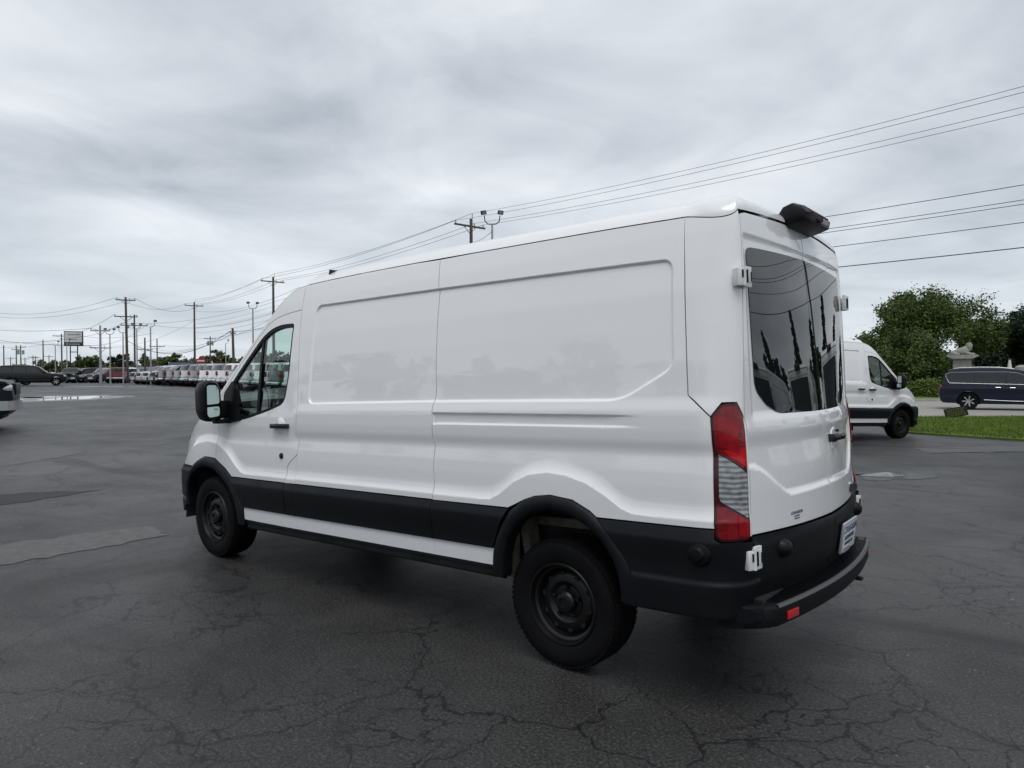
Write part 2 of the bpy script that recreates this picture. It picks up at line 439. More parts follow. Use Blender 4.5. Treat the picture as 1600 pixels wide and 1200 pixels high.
def wall(u, v, d=None):
    """points of the body side at station u and body height v; u runs forward, wraps the rear corner below U0 and the nose beyond 3.75"""
    u = np.asarray(u, float); v = np.asarray(v, float)
    x = u.copy()
    f = sstep((u - 2.36) / .10)
    base = lerp(v, PROF) * (1 - f) + lerp(v, PROFD) * f
    def yside(x): return base - .012 * np.maximum(0, np.minimum(x, 3.75) - 2.2) ** 2 - .02 * np.minimum(0, x) ** 2
    # displacement features
    zb = np.maximum(np.where((u > -.62) & (u < .52), lerp(u, BL_R), .885), np.where((u > 3.0) & (u < 4.4), lerp(u, BL_F), .885))
    zb = np.where(u < -.62, .885, zb)
    dd = .021 * np.clip((zb + .085 - v) / .085, 0, 1) ** 2.3 * sstep((u + 1.25) / .3)
    P2 = np.stack([u, v], -1)
    if d is None or d != 'plain':
        m = (u > -.8) & (u < 2.4) & (v > 1.3)
        if m.any():
            s = np.zeros(len(u)); s[m] = sdf(RECESS, P2[m]); dd = dd - np.where(m, .015 * sstep((s + .004) / .017), 0)
            s = np.full(len(u), -1.0); s[m] = sdf(GROOVE, P2[m]); dd = dd - np.where(m, .014 * sstep((s + .002) / .012) * sstep((u + .56) / .30), 0)
    y = yside(x)
    # rear corner: a cubic from the side to the door edge
    yA = base - .02 * U0 ** 2; yB = lerp(v, YD); xB = rear_x(yB, v, False); t = np.clip((U0 - u) / (U0 - U1), 0, 1)
    sl = 2 * lerp(v, RKK) * yB
    kx = .62 * (U0 - xB); ky = .42 * (yA - yB)
    c1x, c1y = U0 - kx, yA - .02 * 2 * .8 * kx * .5; c2x, c2y = xB + sl * ky, yB + ky
    bx = (1 - t) ** 3 * U0 + 3 * t * (1 - t) ** 2 * c1x + 3 * t * t * (1 - t) * c2x + t ** 3 * xB
    by = (1 - t) ** 3 * yA + 3 * t * (1 - t) ** 2 * c1y + 3 * t * t * (1 - t) * c2y + t ** 3 * yB
    m = u < U0; x = np.where(m, bx, x); y = np.where(m, by, y)
    m = u < U1; yr = yB + (u - U1); x = np.where(m, rear_x(yr, v, False), x); y = np.where(m, yr, y)
    # nose
    t = np.clip((u - 3.75) / 1.75, 0, 1); xf = lerp(v, XF); lx = xf - 3.75; Y = yside(np.full_like(u, 3.75))
    kx, ky = .86 * lx, .80 * Y
    nx = (1 - t) ** 3 * 3.75 + 3 * t * (1 - t) ** 2 * (3.75 + kx) + 3 * t * t * (1 - t) * xf + t ** 3 * xf
    ny = (1 - t) ** 3 * Y + 3 * t * (1 - t) ** 2 * (Y - .02) + 3 * t * t * (1 - t) * ky + 0 * t
    m = u > 3.75; x = np.where(m, nx, x); y = np.where(m, ny, y)
    # outward direction in plan, by differences of the plan curve, is close to +y on the sides
    ox = np.where(u < U0, -np.clip((U0 - u) / (U0 - U1), 0, 1) * .95, np.where(u > 3.75, np.clip((u - 3.75) / 1.4, 0, 1), 0))
    oy = np.sqrt(np.maximum(0, 1 - ox * ox))
    if d is not None and not isinstance(d, str): dd = dd + (d(u, v) if callable(d) else d)
    return np.stack([x + ox * dd, y + oy * dd, v], -1)
def ux(xv):                                   # station whose point lies at x on the nose
    t = np.linspace(0, 1, 400); lx = 1.0
    kx = .86 * lx; nx = 3 * t * (1 - t) ** 2 * kx + 3 * t * t * (1 - t) * lx + t ** 3 * lx
    return 3.75 + 1.75 * float(np.interp((xv - 3.75) / lx, nx, t)) if xv > 3.75 else xv
def W(d=None): return lambda u, v: bw(wall(u, v, d))
def RS(off=0.0, press=True):
    return lambda y, z: bw(np.stack([rear_x(y, z, press) - off, y, z], -1))

UB = [(-.74, 2.338), (-.4, 2.347), (.65, 2.366), (1.2, 2.376), (1.75, 2.380), (2.2, 2.378), (2.45, 2.372)]      # roof seam
CAB = [(2.45, 2.372), (2.55, 2.362), (2.64, 2.334), (2.74, 2.282), (2.86, 2.192), (3.083, 1.996), (3.35, 1.777), (3.6, 1.572), (3.74, 1.455)]   # windscreen edge
DT = [(2.446, 2.179), (2.625, 2.168), (2.78, 2.145), (2.90, 2.100), (3.02, 2.012), (3.28, 1.795), (3.50, 1.610), (3.60, 1.515)]                   # top edge of the door
BP = [(2.446, 2.179), (2.415, 1.80), (2.385, 1.413), (2.400, 1.235), (2.398, 1.20), (2.374, 1.165), (2.389, 1.075), (2.50, 1.000), (2.521, .975), (2.521, .842)]
MID = [(.965, 2.368), (.939, 2.166), (.930, 1.9), (.922, 1.7), (.908, 1.545), (.916, 1.39), (.916, 1.225), (.903, 1.185), (.912, 1.075), (.905, .95), (.905, .85)]
CS = [(-.735, 2.338), (-.758, 2.05), (-.776, 1.742), (-.79, 1.467), (-.892, 1.376)]
ARO = [(-.492, .61), (-.47, .66), (-.445, .70), (-.367, .796), (-.254, .882), (-.147, .931), (-.003, .946), (.10, .933), (.175, .908), (.279, .841), (.346, .753), (.385, .673), (.413, .603)]
ARI = [(-.425, .46), (-.412, .578), (-.384, .653), (-.32, .742), (-.229, .811), (-.123, .855), (-.003, .870), (.121, .840), (.233, .765), (.299, .672), (.335, .56), (.345, .46)]
AFO = [(3.161, .518), (3.174, .608), (3.234, .727), (3.337, .835), (3.451, .918), (3.609, .984), (3.80, 1.003), (ux(3.96), .965), (ux(4.087), .904)]
AFI = [(3.235, .47), (3.255, .56), (3.30, .68), (3.40, .775), (3.524, .848), (3.644, .899), (3.80, .918), (ux(3.955), .887), (ux(4.085), .83), (ux(4.17), .72), (ux(4.2), .62), (ux(4.2), .54)]
WIN = rounded([(3.46, 1.305), (3.129, 1.340), (2.785, 1.405), (2.575, 1.462), (2.530, 1.66), (2.527, 2.078), (2.711, 2.082), (2.848, 2.058), (2.96, 2.005), (3.152, 1.853), (3.36, 1.682), (3.49, 1.565)],
              [.02, .1, .1, .06, .1, .03, .06, .06, .08, .1, .1, .08], 5)
LMP = rounded([(-.905, .815), (-.905, 1.365), (-.965, 1.425), (-1.070, 1.425), (-1.130, 1.36), (-1.134, .84), (-1.115, .80), (-.935, .795)], [.02, .02, .02, .02, .03, .02, .02, .02], 3)

def _offs(poly, ds, st, closed=True):
    r = resample(poly, st, closed); return np.vstack([inset(r, d) for d in ds])
def _line(xs, ys, ds, st):
    r = resample(list(zip(xs, ys)), st, False); return np.vstack([r + [0, d] for d in ds])
FEATS = np.vstack([_offs(RECESS, (-.006, -.003, .0005, .004, .0085, .013, .016), .014), _offs(GROOVE, (-.0035, -.001, .002, .005, .0075, .011), .014),
                   _line(*BL_R, (-.004, -.0006, .0006, .004, .013, .026, .042, .06, .08), .014), _line(*BL_F, (-.004, -.0006, .0006, .004, .013, .026, .042, .06, .08), .014)])

def make_van():
    van = empty('cargo_van')
    WH = W()
    z0 = .612                                                       # lower edge of the black mouldings
    # --- fixed side panels
    DTr = DT[::-1]
    pan = [(2.446, 2.179)] + DT[1:] + [(3.66, 1.47), (3.74, 1.455)] + CAB[::-1][1:]
    panel('cab_pillar', pan, WH, .016, M_paint, van, flip=True)
    fr = BP[:8] + [(2.398, 1.07), (2.398, .852)]
    p1 = UB[:-1:-1] if False else None
    side_f = [(x, z) for x, z in BP[:7]] + [(2.400, 1.06), (2.400, .853), (.905, .853)] + MID[::-1][1:] + [(1.2, 2.376), (1.75, 2.380), (2.2, 2.378), (2.45, 2.372)]
    panel('side_panel', side_f, WH, .0135, M_paint, van, flip=True, feat=FEATS)
    panel('pillar_base', [(2.398, 1.066), (2.50, .998), (2.517, .972), (2.519, .853), (2.398, .853)], WH, .02, M_paint, van, flip=True, gap=.002)
    ar_top = [q for q in ARO if q[1] > .853]
    side_r = MID + [(q[0], q[1]) for q in [(.295, .853)] + ar_top[::-1] + [(-.292, .853)]] + [(-.905, .853), (-.905, 1.364)] + CS[::-1][:-1] + UB[:3]
    panel('side_panel', side_r, WH, .0135, M_paint, van, flip=True, feat=FEATS)
    # --- corner panel above the lamp
    ctop = lambda u: 2.340 - .030 * math.sin(math.pi * min(1, max(0, (-.735 - u) / (-.735 - U1)))) ** 1.2
    cor = CS + [(-.905, 1.366), (-.965, 1.428), (-1.075, 1.428), (-1.147, 1.36), (U1, 1.33)] + [(float(u), ctop(u)) for u in np.linspace(U1, -.76, 14)]
    panel('corner_panel', cor, W(None), .016, M_paint, van, flip=True)
    panel('lamp_surround', [(-1.137, .812), (-1.1375, 1.355), (U1, 1.327), (U1, .812)], W(None), .02, M_paint, van, flip=True, gap=.001)
    # --- strips of white sill below the mouldings
    for a, b, nm in ((.415, .905, 'sill_panel'), (.905, 2.398, 'sill_panel'), (2.398, 2.513, 'sill_panel'), (2.513, 3.16, 'sill_panel')):
        panel(nm, [(a, .512), (b, .512), (b + (.004 if b > 3 else 0), z0), (a - (.005 if a < .5 else 0), z0)], WH, .03, M_paint, van, flip=True, gap=.0015)
    # --- black mouldings with a chamfered upper edge
    cl = lambda u, v: .004 + .026 * np.clip((.855 - v) / .06, 0, 1) ** .9 - .018 * sstep((.80 - v) / .19)
    WC = W(cl)
    panel('moulding', [(.418, z0), (.905, z0), (.905, .851), (.29, .851), (.346, .753), (.385, .673)], WC, .02, M_clad, van, flip=True, gap=.002)
    panel('moulding', [(.905, z0), (2.398, z0), (2.398, .851), (.905, .851)], WC, .02, M_clad, van, flip=True, gap=.002)
    panel('moulding', [(2.398, z0), (2.513, z0), (2.519, .851), (2.398, .851)], WC, .02, M_clad, van, flip=True, gap=.001)
    # rear lower cladding up to the lamp and round the corner
    cl2 = lambda u, v: .004 + .026 * np.clip((.855 - v) / .06, 0, 1) ** .9 - .012 * sstep((.80 - v) / .16) + .010 * sstep((.615 - v) / .02) - .03 * sstep((.46 - v) / .12)
    rc = [(-.425, .46), (-.455, .44), (-1.0, .44), (-1.12, .44), (-1.225, .46), (-1.225, .655), (-1.12, .66), (-1.12, .785), (-1.13, .797), (-.935, .792), (-.905, .812), (-.905, .851), (-.295, .851), (-.367, .796), (-.445, .70), (-.492, .61)]
    panel('rear_cladding', rc, W(cl2), .018, M_clad, van, flip=True, gap=.001, thick=.05)
    # --- front door with its window
    door = DTr + BP[1:] + [(2.519, .853), (3.35, .853)] + [(3.451, .918), (3.609, .984), (3.622, .992), (3.607, 1.131), (3.600, 1.25), (3.60, 1.33), (3.60, 1.42)]
    doors = panel('front_door', door, WH, .0135, M_paint, van, holes=[WIN], flip=True, feat=FEATS)
    dm = [(2.521, z0), (3.172, z0), (3.234, .727), (3.337, .835), (3.36, .851), (2.521, .851)]
    panel('door_moulding', dm, WC, .02, M_clad, doors, flip=True, gap=.002)
    win = panel('door_window', inset(resample(WIN, .03), .014), W(lambda u, v: -.016 + 0 * u), .05, M_glass, doors, flip=True, gap=.0, thick=0)
    panel('window_seal', WIN, W(lambda u, v: -.006 + 0 * u), .02, M_black, win, holes=[inset(resample(WIN, .02), .022)], flip=True, gap=0, thick=.03)
    panel('window_divider', [(2.955, 1.37), (2.99, 1.365), (2.985, 1.99), (2.955, 2.005)], W(lambda u, v: -.010 + 0 * u), .05, M_black, win, flip=True, gap=0, thick=.03)
    panel('mirror_base', rounded([(3.20, 1.325), (3.47, 1.300), (3.50, 1.55), (3.36, 1.665), (3.30, 1.60)], .03, 3), W(lambda u, v: .004 + .02 * sstep((u - 3.2) / .15)), .03, M_black, win, flip=True, gap=0, thick=.03)
    panel('door_inner', inset(resample(door, .04), .03), W(lambda u, v: -.06 + 0 * u), .05, M_dark, doors, holes=[inset(resample(WIN, .03), -.004)], flip=True, gap=0, thick=0)
    for s, dr in ((1, doors[0]), (-1, doors[1])):
        mb = MB()                                                   # pull handle and its cup
        c0 = wall(np.array([2.6]), np.array([1.285]))[0]
        mb.box((2.600, c0[1] + .030, 1.286), (.215, .020, .038), ch=.008); mb.box((2.680, c0[1] + .014, 1.286), (.05, .03, .034), ch=.006); mb.box((2.515, c0[1] + .014, 1.286), (.045, .03, .034), ch=.006)
        mb.xform(lambda q: bw(q) * [1, s, 1]).build('door_handle', M_gloss, dr)
        mb = MB(); mb.lathe([(0, .010), (.058, .004), (.062, .001), (.062, -.01)], 24, 'y', (2.612, c0[1] + .001, 1.286)); mb.xform(lambda q: bw(q) * [1, s, 1]).build('handle_cup', M_paint, dr)
        c0 = wall(np.array([2.612]), np.array([1.053]))[0]
        mb = MB(); mb.lathe([(0, .010), (.018, .010), (.024, .004), (.024, -.02)], 20, 'y', (2.60, c0[1] + .001, 1.055)); mb.xform(lambda q: bw(q) * [1, s, 1]).build('lock_cylinder', M_gloss, dr)
    # --- front wing, nose and bumper
    fen = [(3.622, .994)] + AFO[6:] + [(ux(4.17), .905), (ux(4.5), .905), (ux(4.56), 1.02), (ux(4.40), 1.17), (ux(4.10), 1.335), (3.86, 1.392), (3.70, 1.43), (3.62, 1.43), (3.604, 1.40), (3.600, 1.25), (3.607, 1.131)]
    panel('front_wing', fen, WH, .02, M_paint, van, flip=True, feat=FEATS)
    lam = [(ux(4.50), .93), (ux(4.66), .93), (ux(4.63), 1.10), (ux(4.42), 1.185), (ux(4.40), 1.17), (ux(4.56), 1.02)]
    panel('head_lamp', rounded(lam, .01, 2), W(.004), .03, mat('headlamp_lens', (.30, .31, .32), .08, metal=.6, coat=1), van, flip=True)
    nose = [(5.495, .91), (5.495, 1.20), (ux(4.42), 1.185), (ux(4.63), 1.10), (ux(4.66), .93), (ux(4.5), .91)]
    panel('grille', nose, W(.002), .03, M_gloss, van, flip=True)
    fb = [(5.495, .42), (5.495, .905), (ux(4.087), .904), (ux(4.13), .84), (ux(4.205), .72), (ux(4.235), .62), (ux(4.235), .545), (ux(4.32), .50), (ux(4.5), .44)]
    cf = lambda u, v: .006 + .018 * sstep((.90 - v) / .05) - .012 * sstep((.62 - v) / .01) * sstep((v - .59) / .01)
    panel('front_bumper', fb, W(cf), .025, M_clad, van, flip=True, thick=.04)
    # --- bonnet and windscreen: sheets from the left edge to the right edge
    def skin(name, stations, bulge, mt, n=14, power=2.0, fwd=0.0, inset_=0.0):
        st = resample(stations, .06, False)
        uu = np.array([ux(q[0]) if q[0] > 3.75 else q[0] for q in st]); e = wall(uu, st[:, 1]); e[:, 1] -= inset_
        tan = np.gradient(st, axis=0); tan /= np.linalg.norm(tan, axis=1)[:, None]; nr = np.stack([-tan[:, 1], tan[:, 0]], 1); nr *= np.sign(nr[:, 1:2] + 1e-9)
        vs = []
        ks = np.linspace(1, -1, n + 1)
        for (x, y, z), m_ in zip(e, nr):
            for k in ks:
                h = bulge * (1 - abs(k) ** power); vs.append(bw((x + m_[0] * h + fwd * (1 - k * k), y * k, z + m_[1] * h)))
        q = n + 1
        fs = [(i * q + j, i * q + j + 1, (i + 1) * q + j + 1, (i + 1) * q + j) for i in range(len(e) - 1) for j in range(n)]
        return MB().add(vs, fs, True).build(name, mt, van, 60)
    skin('cab_roof', CAB[:5], .10, M_paint, n=20, power=3.5)
    skin('windscreen', CAB[4:], .10, M_wind, power=2.2, inset_=.012)
    skin('bonnet', [(3.72, 1.45), (3.90, 1.385), (4.10, 1.335), (4.3, 1.25), (4.42, 1.185)], .05, M_paint, power=2.6)
    # --- roof, rounded along its whole edge
    st = resample([(2.45, 2.372)] + UB[::-1][1:], .08, False)
    pe = [tuple(wall(np.array([q[0]]), np.array([q[1]]))[0] + [0, -.003, .0035]) for q in st]
    kk = [0.0] * len(pe)
    for u in np.linspace(-.76, U1, 14): q = wall(np.array([u]), np.array([ctop(u)]))[0]; pe.append((q[0], q[1], ctop(u) + .002)); kk.append(float(sstep((-.745 - u) / .10)))
    yb = pe[-1][1]
    for y in np.linspace(yb, 0, 10)[1:]: pe.append((float(rear_x(np.array(y), np.array(2.350), False)) , y, 2.3445 + .024 * (1 - (y / yb) ** 2)))
    kk += [1.0] * (len(pe) - len(kk))
    S_ = [0, .0012, .004, .008, .013, .020, .03, .055, .085, .12, .16, .21, .28, .4, .55, .75, 1.0]
    vs = []
    for (x, y, z), kc in zip(pe, kk):
        sx = max(x, -.35)
        for s in S_:
            rr = 1 - (1 - s) ** 11; dist = s * math.hypot(sx - x, y); el = math.sqrt(max(0, 1 - (1 - min(1, dist / .10)) ** 2)); top = 2.4355 - z
            vs.append(bw((x + (sx - x) * s, y * (1 - s), z + (1 - kc) * .095 * rr + kc * (top - .060) * rr + kc * .060 * el + .055 * (1 - (1 - s) ** 2))))
    q = len(S_); n = len(pe)
    fs = [(i * q + j, i * q + j + 1, (i + 1) * q + j + 1, (i + 1) * q + j) for i in range(n - 1) for j in range(q - 1)]
    mb = MB().add(vs, fs, True); mb.add([(a, -b, c) for a, b, c in vs], [f[::-1] for f in fs], True)
    roof = mb.build('roof', M_paint, van, 70)
    MB().lathe([(0, .055), (.02, .05), (.034, .03), (.038, 0)], 16, 'z', bw((1.62, .18, 2.50))).build('roof_antenna', M_black, roof)
    # --- high stop lamp and camera housing over the rear doors
    mb = MB()
    prof = [(-.90, 2.425), (-.95, 2.478), (-1.01, 2.492), (-1.075, 2.470), (-1.115, 2.432), (-1.105, 2.400), (-1.04, 2.385), (-.98, 2.375), (-.90, 2.38)]
    n = len(prof); vs = []
    ys = [.215, .205, .17, .0, -.17, -.205, -.215]; sc = [.60, .86, 1.0, 1.0, 1.0, .86, .60]
    for y, s in zip(ys, sc):
        for a, b in prof: vs.append(bw((-1.035 + (a + 1.0) * s * .85, y, 2.405 + (b - 2.43) * s * 1.12)))
    fs = [(i * n + j, i * n + (j + 1) % n, (i + 1) * n + (j + 1) % n, (i + 1) * n + j) for i in range(len(ys) - 1) for j in range(n)] + [tuple(range(n))[::-1], tuple(range((len(ys) - 1) * n, len(ys) * n))]
    hl = mb.add(vs, fs, True).build('stop_lamp_housing', M_black, van, 40)
    MB().box(bw((-1.120, 0, 2.424)), (.020, .30, .010), rot=roty(-.7)).build('stop_lamp', mat('stop_lamp_red', (.16, .008, .006), .2), hl)
    MB().box(bw((-1.146, -.02, 2.384)), (.012, .10, .022)).build('camera_lens', mat('lens_glass', (.05, .045, .03), .1), hl)
    # --- rear doors
    RD = RS(0.0)
    yd = lambda z: lerp(z, YD) - .001
    dz = [.795, 1.0, 1.2, 1.41, 1.6, 1.75, 1.95, 2.085, 2.2, 2.27]
    edge = [(float(yd(z)), z) for z in dz]
    dpoly = [(.0, .797), (.4, .803), (float(yd(.81)), .812)] + edge[1:] + [(.795, 2.305), (.775, 2.328), (.73, 2.338), (.33, 2.356), (0, 2.362)]
    wpoly = rounded([(.002, 1.352), (.53, 1.362), (.645, 1.408), (.742, 1.485), (.748, 1.75), (.756, 2.165), (.62, 2.172), (.3, 2.182), (.002, 2.186)], [.004, .04, .02, .05, .1, .05, .03, .1, .004], 5)
    rd = panel('rear_door', dpoly, RD, .015, M_paint, van, flip=True, gap=.0045)
    # the glass lies bonded over the opening, a hair proud of the pressed surround
    gw = panel('rear_window', wpoly, RS(-.005, False), .05, M_priv, rd, flip=True, gap=0, thick=.006)
    clp = [(.0, .50), (.80, .50), (.868, .52), (.871, .60), (.872, .809), (.4, .800), (0, .794)]
    panel('door_cladding', clp, lambda y, z: bw(np.stack([rear_x(y, z, False) - .006 - .014 * sstep((.80 - z) / .03), y, z], -1)), .03, M_clad, rd, flip=True, gap=.003, thick=.04)
    for s, dr in ((1, rd[0]), (-1, rd[1])):
        mb = MB()                                                   # hinges top and bottom
        for zc, yc in ((2.012, None), (.715, None)):
            ye = float(yd(zc)); xe = float(rear_x(np.array(ye), np.array(zc), False)) - (.012 if zc < 1 else .004); ye += .022
            hgt = .098 if zc > 1 else .105
            mb2 = MB()
            mb2.box((xe - .016, ye - .026, zc), (.018, .062, hgt), rot=rotz(-.12), ch=.004)
            mb2.box((xe + .002, ye + .030, zc - .004), (.040, .036, hgt * .84), rot=rotz(-.5), ch=.006)
            mb2.tube([(xe - .020, ye + .016, zc - hgt * .46), (xe - .020, ye + .016, zc + hgt * .46)], .010, 10)
            mb2.box((xe - .027, ye - .038, zc + .004), (.008, .012, hgt * .6))
            h = mb2.xform(lambda q: bw(q) * [1, s, 1]).build('hinge', M_hinge, dr)
            for sl in (((xe - .026, ye - .002, zc), (.012, .010, hgt * .62)), ((xe - .031, ye - .038, zc), (.008, .006, hgt * .45)), ((xe - .018, ye + .032, zc + .01), (.012, .008, hgt * .35))):
                MB().box(*sl).xform(lambda q: bw(q) * [1, s, 1]).build('hinge_slot', M_black, h)
        kx = float(rear_x(np.array(.63), np.array(.72), False))
        mb = MB(); mb.lathe([(0, -.055), (.022, -.052), (.036, -.04), (.046, -.015), (.050, .02)], 24, 'x', (kx - .004, .635, .722)); mb.xform(lambda q: bw(q) * [1, s, 1]).build('buffer', M_black, dr)
        ks = wall(np.array([-.845]), np.array([.738]))[0]
        mb = MB(); mb.lathe([(0, .052), (.026, .050), (.034, .036), (.052, .030), (.062, .012), (.064, -.01)], 28, 'y', (-.845, ks[1], .738)); mb.xform(lambda q: bw(q) * [1, s, 1]).build('side_buffer', M_black, van)
    # handle, badge, decal and plate
    def on_rear(y, z, off): return np.array([float(rear_x(np.array(y), np.array(z), True)) - off, y, z])
    c0 = on_rear(-.20, 1.195, .02)
    mb = MB(); mb.box(c0 + [-.012, -.01, 0], (.022, .20, .036), ch=.008); mb.box(c0 + [.0, .075, 0], (.04, .04, .045), ch=.006); mb.box(c0 + [.0, -.09, 0], (.04, .03, .034), ch=.006); mb.tube([c0 + [-.005, -.03, .035], c0 + [.01, -.03, .035]], .008, 10)
    mb.xform(bw).build('door_handle', M_gloss, rd[1])
    mb = MB(); mb.lathe([(0, -.001), (.05, -.004), (.056, .0), (.056, .012)], 24, 'x', c0 + [.018, -.01, 0]); mb.xform(bw).build('handle_cup', M_paint, rd[1])
    c0 = on_rear(-.565, .862, .006)
    th = np.linspace(0, 2 * math.pi, 33)[:-1]; rot = rotz(-.13)
    oval = lambda k: [(k * .072 * math.cos(t), k * .032 * math.sin(t)) for t in th]
    bo = MB(); bo.prism(oval(1.0), -.009, .008, 'x'); bo.xform(lambda q: bw(rot @ q + c0)).build('badge', M_chrome, rd[1])
    bi = MB(); bi.prism(oval(.82), -.0125, .004, 'x'); bi.xform(lambda q: bw(rot @ q + c0)).build('badge_field', mat('badge_blue', (.008, .012, .03), .15, coat=1), rd[1])
    def lettering(txt, size, y, z, off, parent, mt, tilt=0.0, base=None, sx=1.0):
        me = text_mesh(txt, size)
        c = on_rear(y, z, off) if base is None else np.array(base); a = 2 * float(lerp(z, RKK)) * y
        # text x -> -y (reading from behind), text y -> z
        fx = np.array([-a, -1.0, 0]); fx /= np.linalg.norm(fx); fy = np.array([-math.sin(tilt), 0, math.cos(tilt)])
        fz = np.cross(fx, fy)
        for v in me.vertices:
            q = np.array(v.co); v.co = Vector(bw(c + fx * q[0] * sx + fy * q[1] + fz * q[2]))
        return link('lettering', me, parent, mt)
    lettering('COUGHLIN', .021, .465, .868, .0016, rd[0], M_inkk, sx=1.1)
    lettering('AUTOMOTIVE', .009, .465, .851, .0016, rd[0], M_inkk)
    lettering('LONDON, OH', .008, .465, .839, .0016, rd[0], M_inkk)
    tl = -.16; pc = on_rear(-.235, .640, .045)
    Rp = rotz(.03) @ roty(tl)
    mb = MB(); mb.box((0, 0, 0), (.004, .29, .152), ch=.0015); mb.xform(lambda q: bw(Rp @ q + pc))
    plate = mb.build('licence_plate', M_plate, rd[1])
    mb = MB()
    for y, z, dy, dz in ((0, .080, .30, .010), (0, -.080, .30, .010), (.148, 0, .010, .168), (-.148, 0, .010, .168)): mb.box((.003, y, z), (.014, dy, dz), ch=.002)
    mb.box((-.006, .05, -.070), (.008, .12, .026)); mb.xform(lambda q: bw(Rp @ q + pc)).build('plate_frame', mat('plate_frame', (.55, .57, .60), .3, metal=.6), plate)
    for txt, sz, dzz, mt_, sx in (('COUGHLIN', .060, .042, M_ink, .95), ('AUTOMOTIVE', .034, -.006, M_inkk, .95), ('LONDON, OH', .026, -.040, M_inkk, 1.0)):
        me = text_mesh(txt, sz)
        for v in me.vertices:
            q = np.array(v.co); v.co = Vector(bw(Rp @ np.array([-.0035 - q[2], -q[0] * sx, q[1] + dzz]) + pc))
        link('lettering', me, plate, mt_)
    # --- tail lamps
    rim = panel('tail_lamp', LMP, W(lambda u, v: .005 * sstep((u + 1.155) / .05)), .02, mat('lamp_rim', (.045, .001, .004), .18, spec=.3, coat=.4), van, flip=True, gap=.001, thick=.05)
    lin = inset(resample(LMP, .02), .013)
    def clip(fn):
        n = 60; v = np.linspace(.79, 1.43, 200)
        P = np.array([q for q in lin]); return P
    def sub(poly, nm, mt, off):
        panel(nm, poly, W(lambda u, v: (off - .0075) * sstep((u + 1.16) / .05) + .003 * np.sin(np.clip((u + 1.15) / .25, 0, 1) * math.pi)), .012, mt, rim, flip=True, gap=.0, thick=.01)
    uL, uR = -.918, -1.122
    sub(rounded([(uL, 1.203), (uL, 1.36), (-.970, 1.412), (-1.07, 1.412), (uR, 1.352), (uR, 1.108)], .012, 2), 'red_lens', M_lens_red, .016)
    sub(rounded([(uL - .012, 1.192), (uR, 1.100), (uR, .892), (uL - .012, .978)], [.004, .004, .03, .02], 2), 'clear_lens', M_lens_clear, .015)
    sub(rounded([(uL, .968), (uR, .882), (uR, .815), (-1.105, .812), (-.94, .808), (uL, .825)], .008, 2), 'red_lens', M_lens_red, .016)
    sub([(-.935, 1.36), (-.940, 1.225), (-1.06, 1.19), (-1.060, 1.36)], 'lamp_chamber', mat('bright_red_lens', (.27, .003, .008), .15, spec=.2, coat=.4, var=.3, vscale=30), .0205)
    sub([(-.95, 1.212), (-.99, 1.182), (-1.117, 1.125), (-1.117, 1.215)], 'lamp_chamber', mat('orange_red_lens', (.48, .006, .010), .15, spec=.2, coat=.4, var=.25, vscale=30), .0200)
    sub([(-1.030, .915), (-1.030, .822), (-1.115, .822), (-1.115, .880)], 'lamp_chamber', MATS['bright_red_lens'], .0200)
    # --- rear step bumper
    mb = MB()
    ys = np.linspace(.93, -.93, 33)
    sec = [(.07, .495), (-.050, .497), (-.066, .492), (-.074, .480), (-.073, .425), (-.062, .398), (-.02, .388), (.06, .39)]
    vs = []
    for y in ys:
        xr_ = -1.137 + .125 * y * y + .11 * max(0, (abs(y) - .80) / .13) ** 2 * .8
        for a, b in sec: vs.append(bw((xr_ + a, y, b + (.012 if False else 0))))
    n = len(sec)
    fs = [(i * n + j, i * n + j + 1, (i + 1) * n + j + 1, (i + 1) * n + j) for i in range(len(ys) - 1) for j in range(n - 1)] + [tuple(range(n)), tuple(range((len(ys) - 1) * n, len(ys) * n))[::-1]]
    bp = mb.add(vs, fs, True).build('rear_bumper', M_clad, van, 25)
    mb = MB()
    for y in np.arange(-.78, .79, .026):
        mb.box(bw((-1.137 + .125 * y * y - .004, y, .499)), (.095, .008, .008))
    mb.build('step_tread', M_black, bp)['kind'] = 'stuff'
    vs = []
    for y in ys[2:-2]:
        xr_ = -1.137 + .125 * y * y + .11 * max(0, (abs(y) - .80) / .13) ** 2 * .8
        for a, b in ((-.060, .499), (-.070, .498), (-.077, .486), (-.070, .484)): vs.append(bw((xr_ + a, y, b)))
    m_ = len(ys) - 4
    MB().add(vs, [(i * 4 + j, i * 4 + j + 1, (i + 1) * 4 + j + 1, (i + 1) * 4 + j) for i in range(m_ - 1) for j in range(3)], True).build('step_edge', mat('pale_edge_plastic', (.07, .072, .076), .5), bp)  # paler plastic strip along the outer edge of the step
    for s in (1, -1):
        y = .70 if s > 0 else -.74; xr_ = -1.137 + .125 * y * y - (.076 if s > 0 else .071)
        MB().box(bw((xr_, y, .437)), (.008, .10, .038), rot=rotz(-s * .17), ch=.002).build('reflector', mat('reflector_red', (.55, .01, .015), .2, coat=1), bp)
        mb = MB(); mb.prism([(-.80, .43), (-1.04, .43), (-1.08, .45), (-1.08, .49), (-.80, .49)], .78, .94); mb.xform(lambda q: bw(q) * [1, s, 1]).build('bumper_end', M_clad, van)
    mb = MB(); mb.box(bw((-1.04, 0, .40)), (.22, .07, .06), ch=.006); mb.build('tow_receiver', M_black, van); MB().box(bw((-1.15, -.34, .372)), (.10, .05, .014), ch=.003).build('tow_eye', M_black, van)
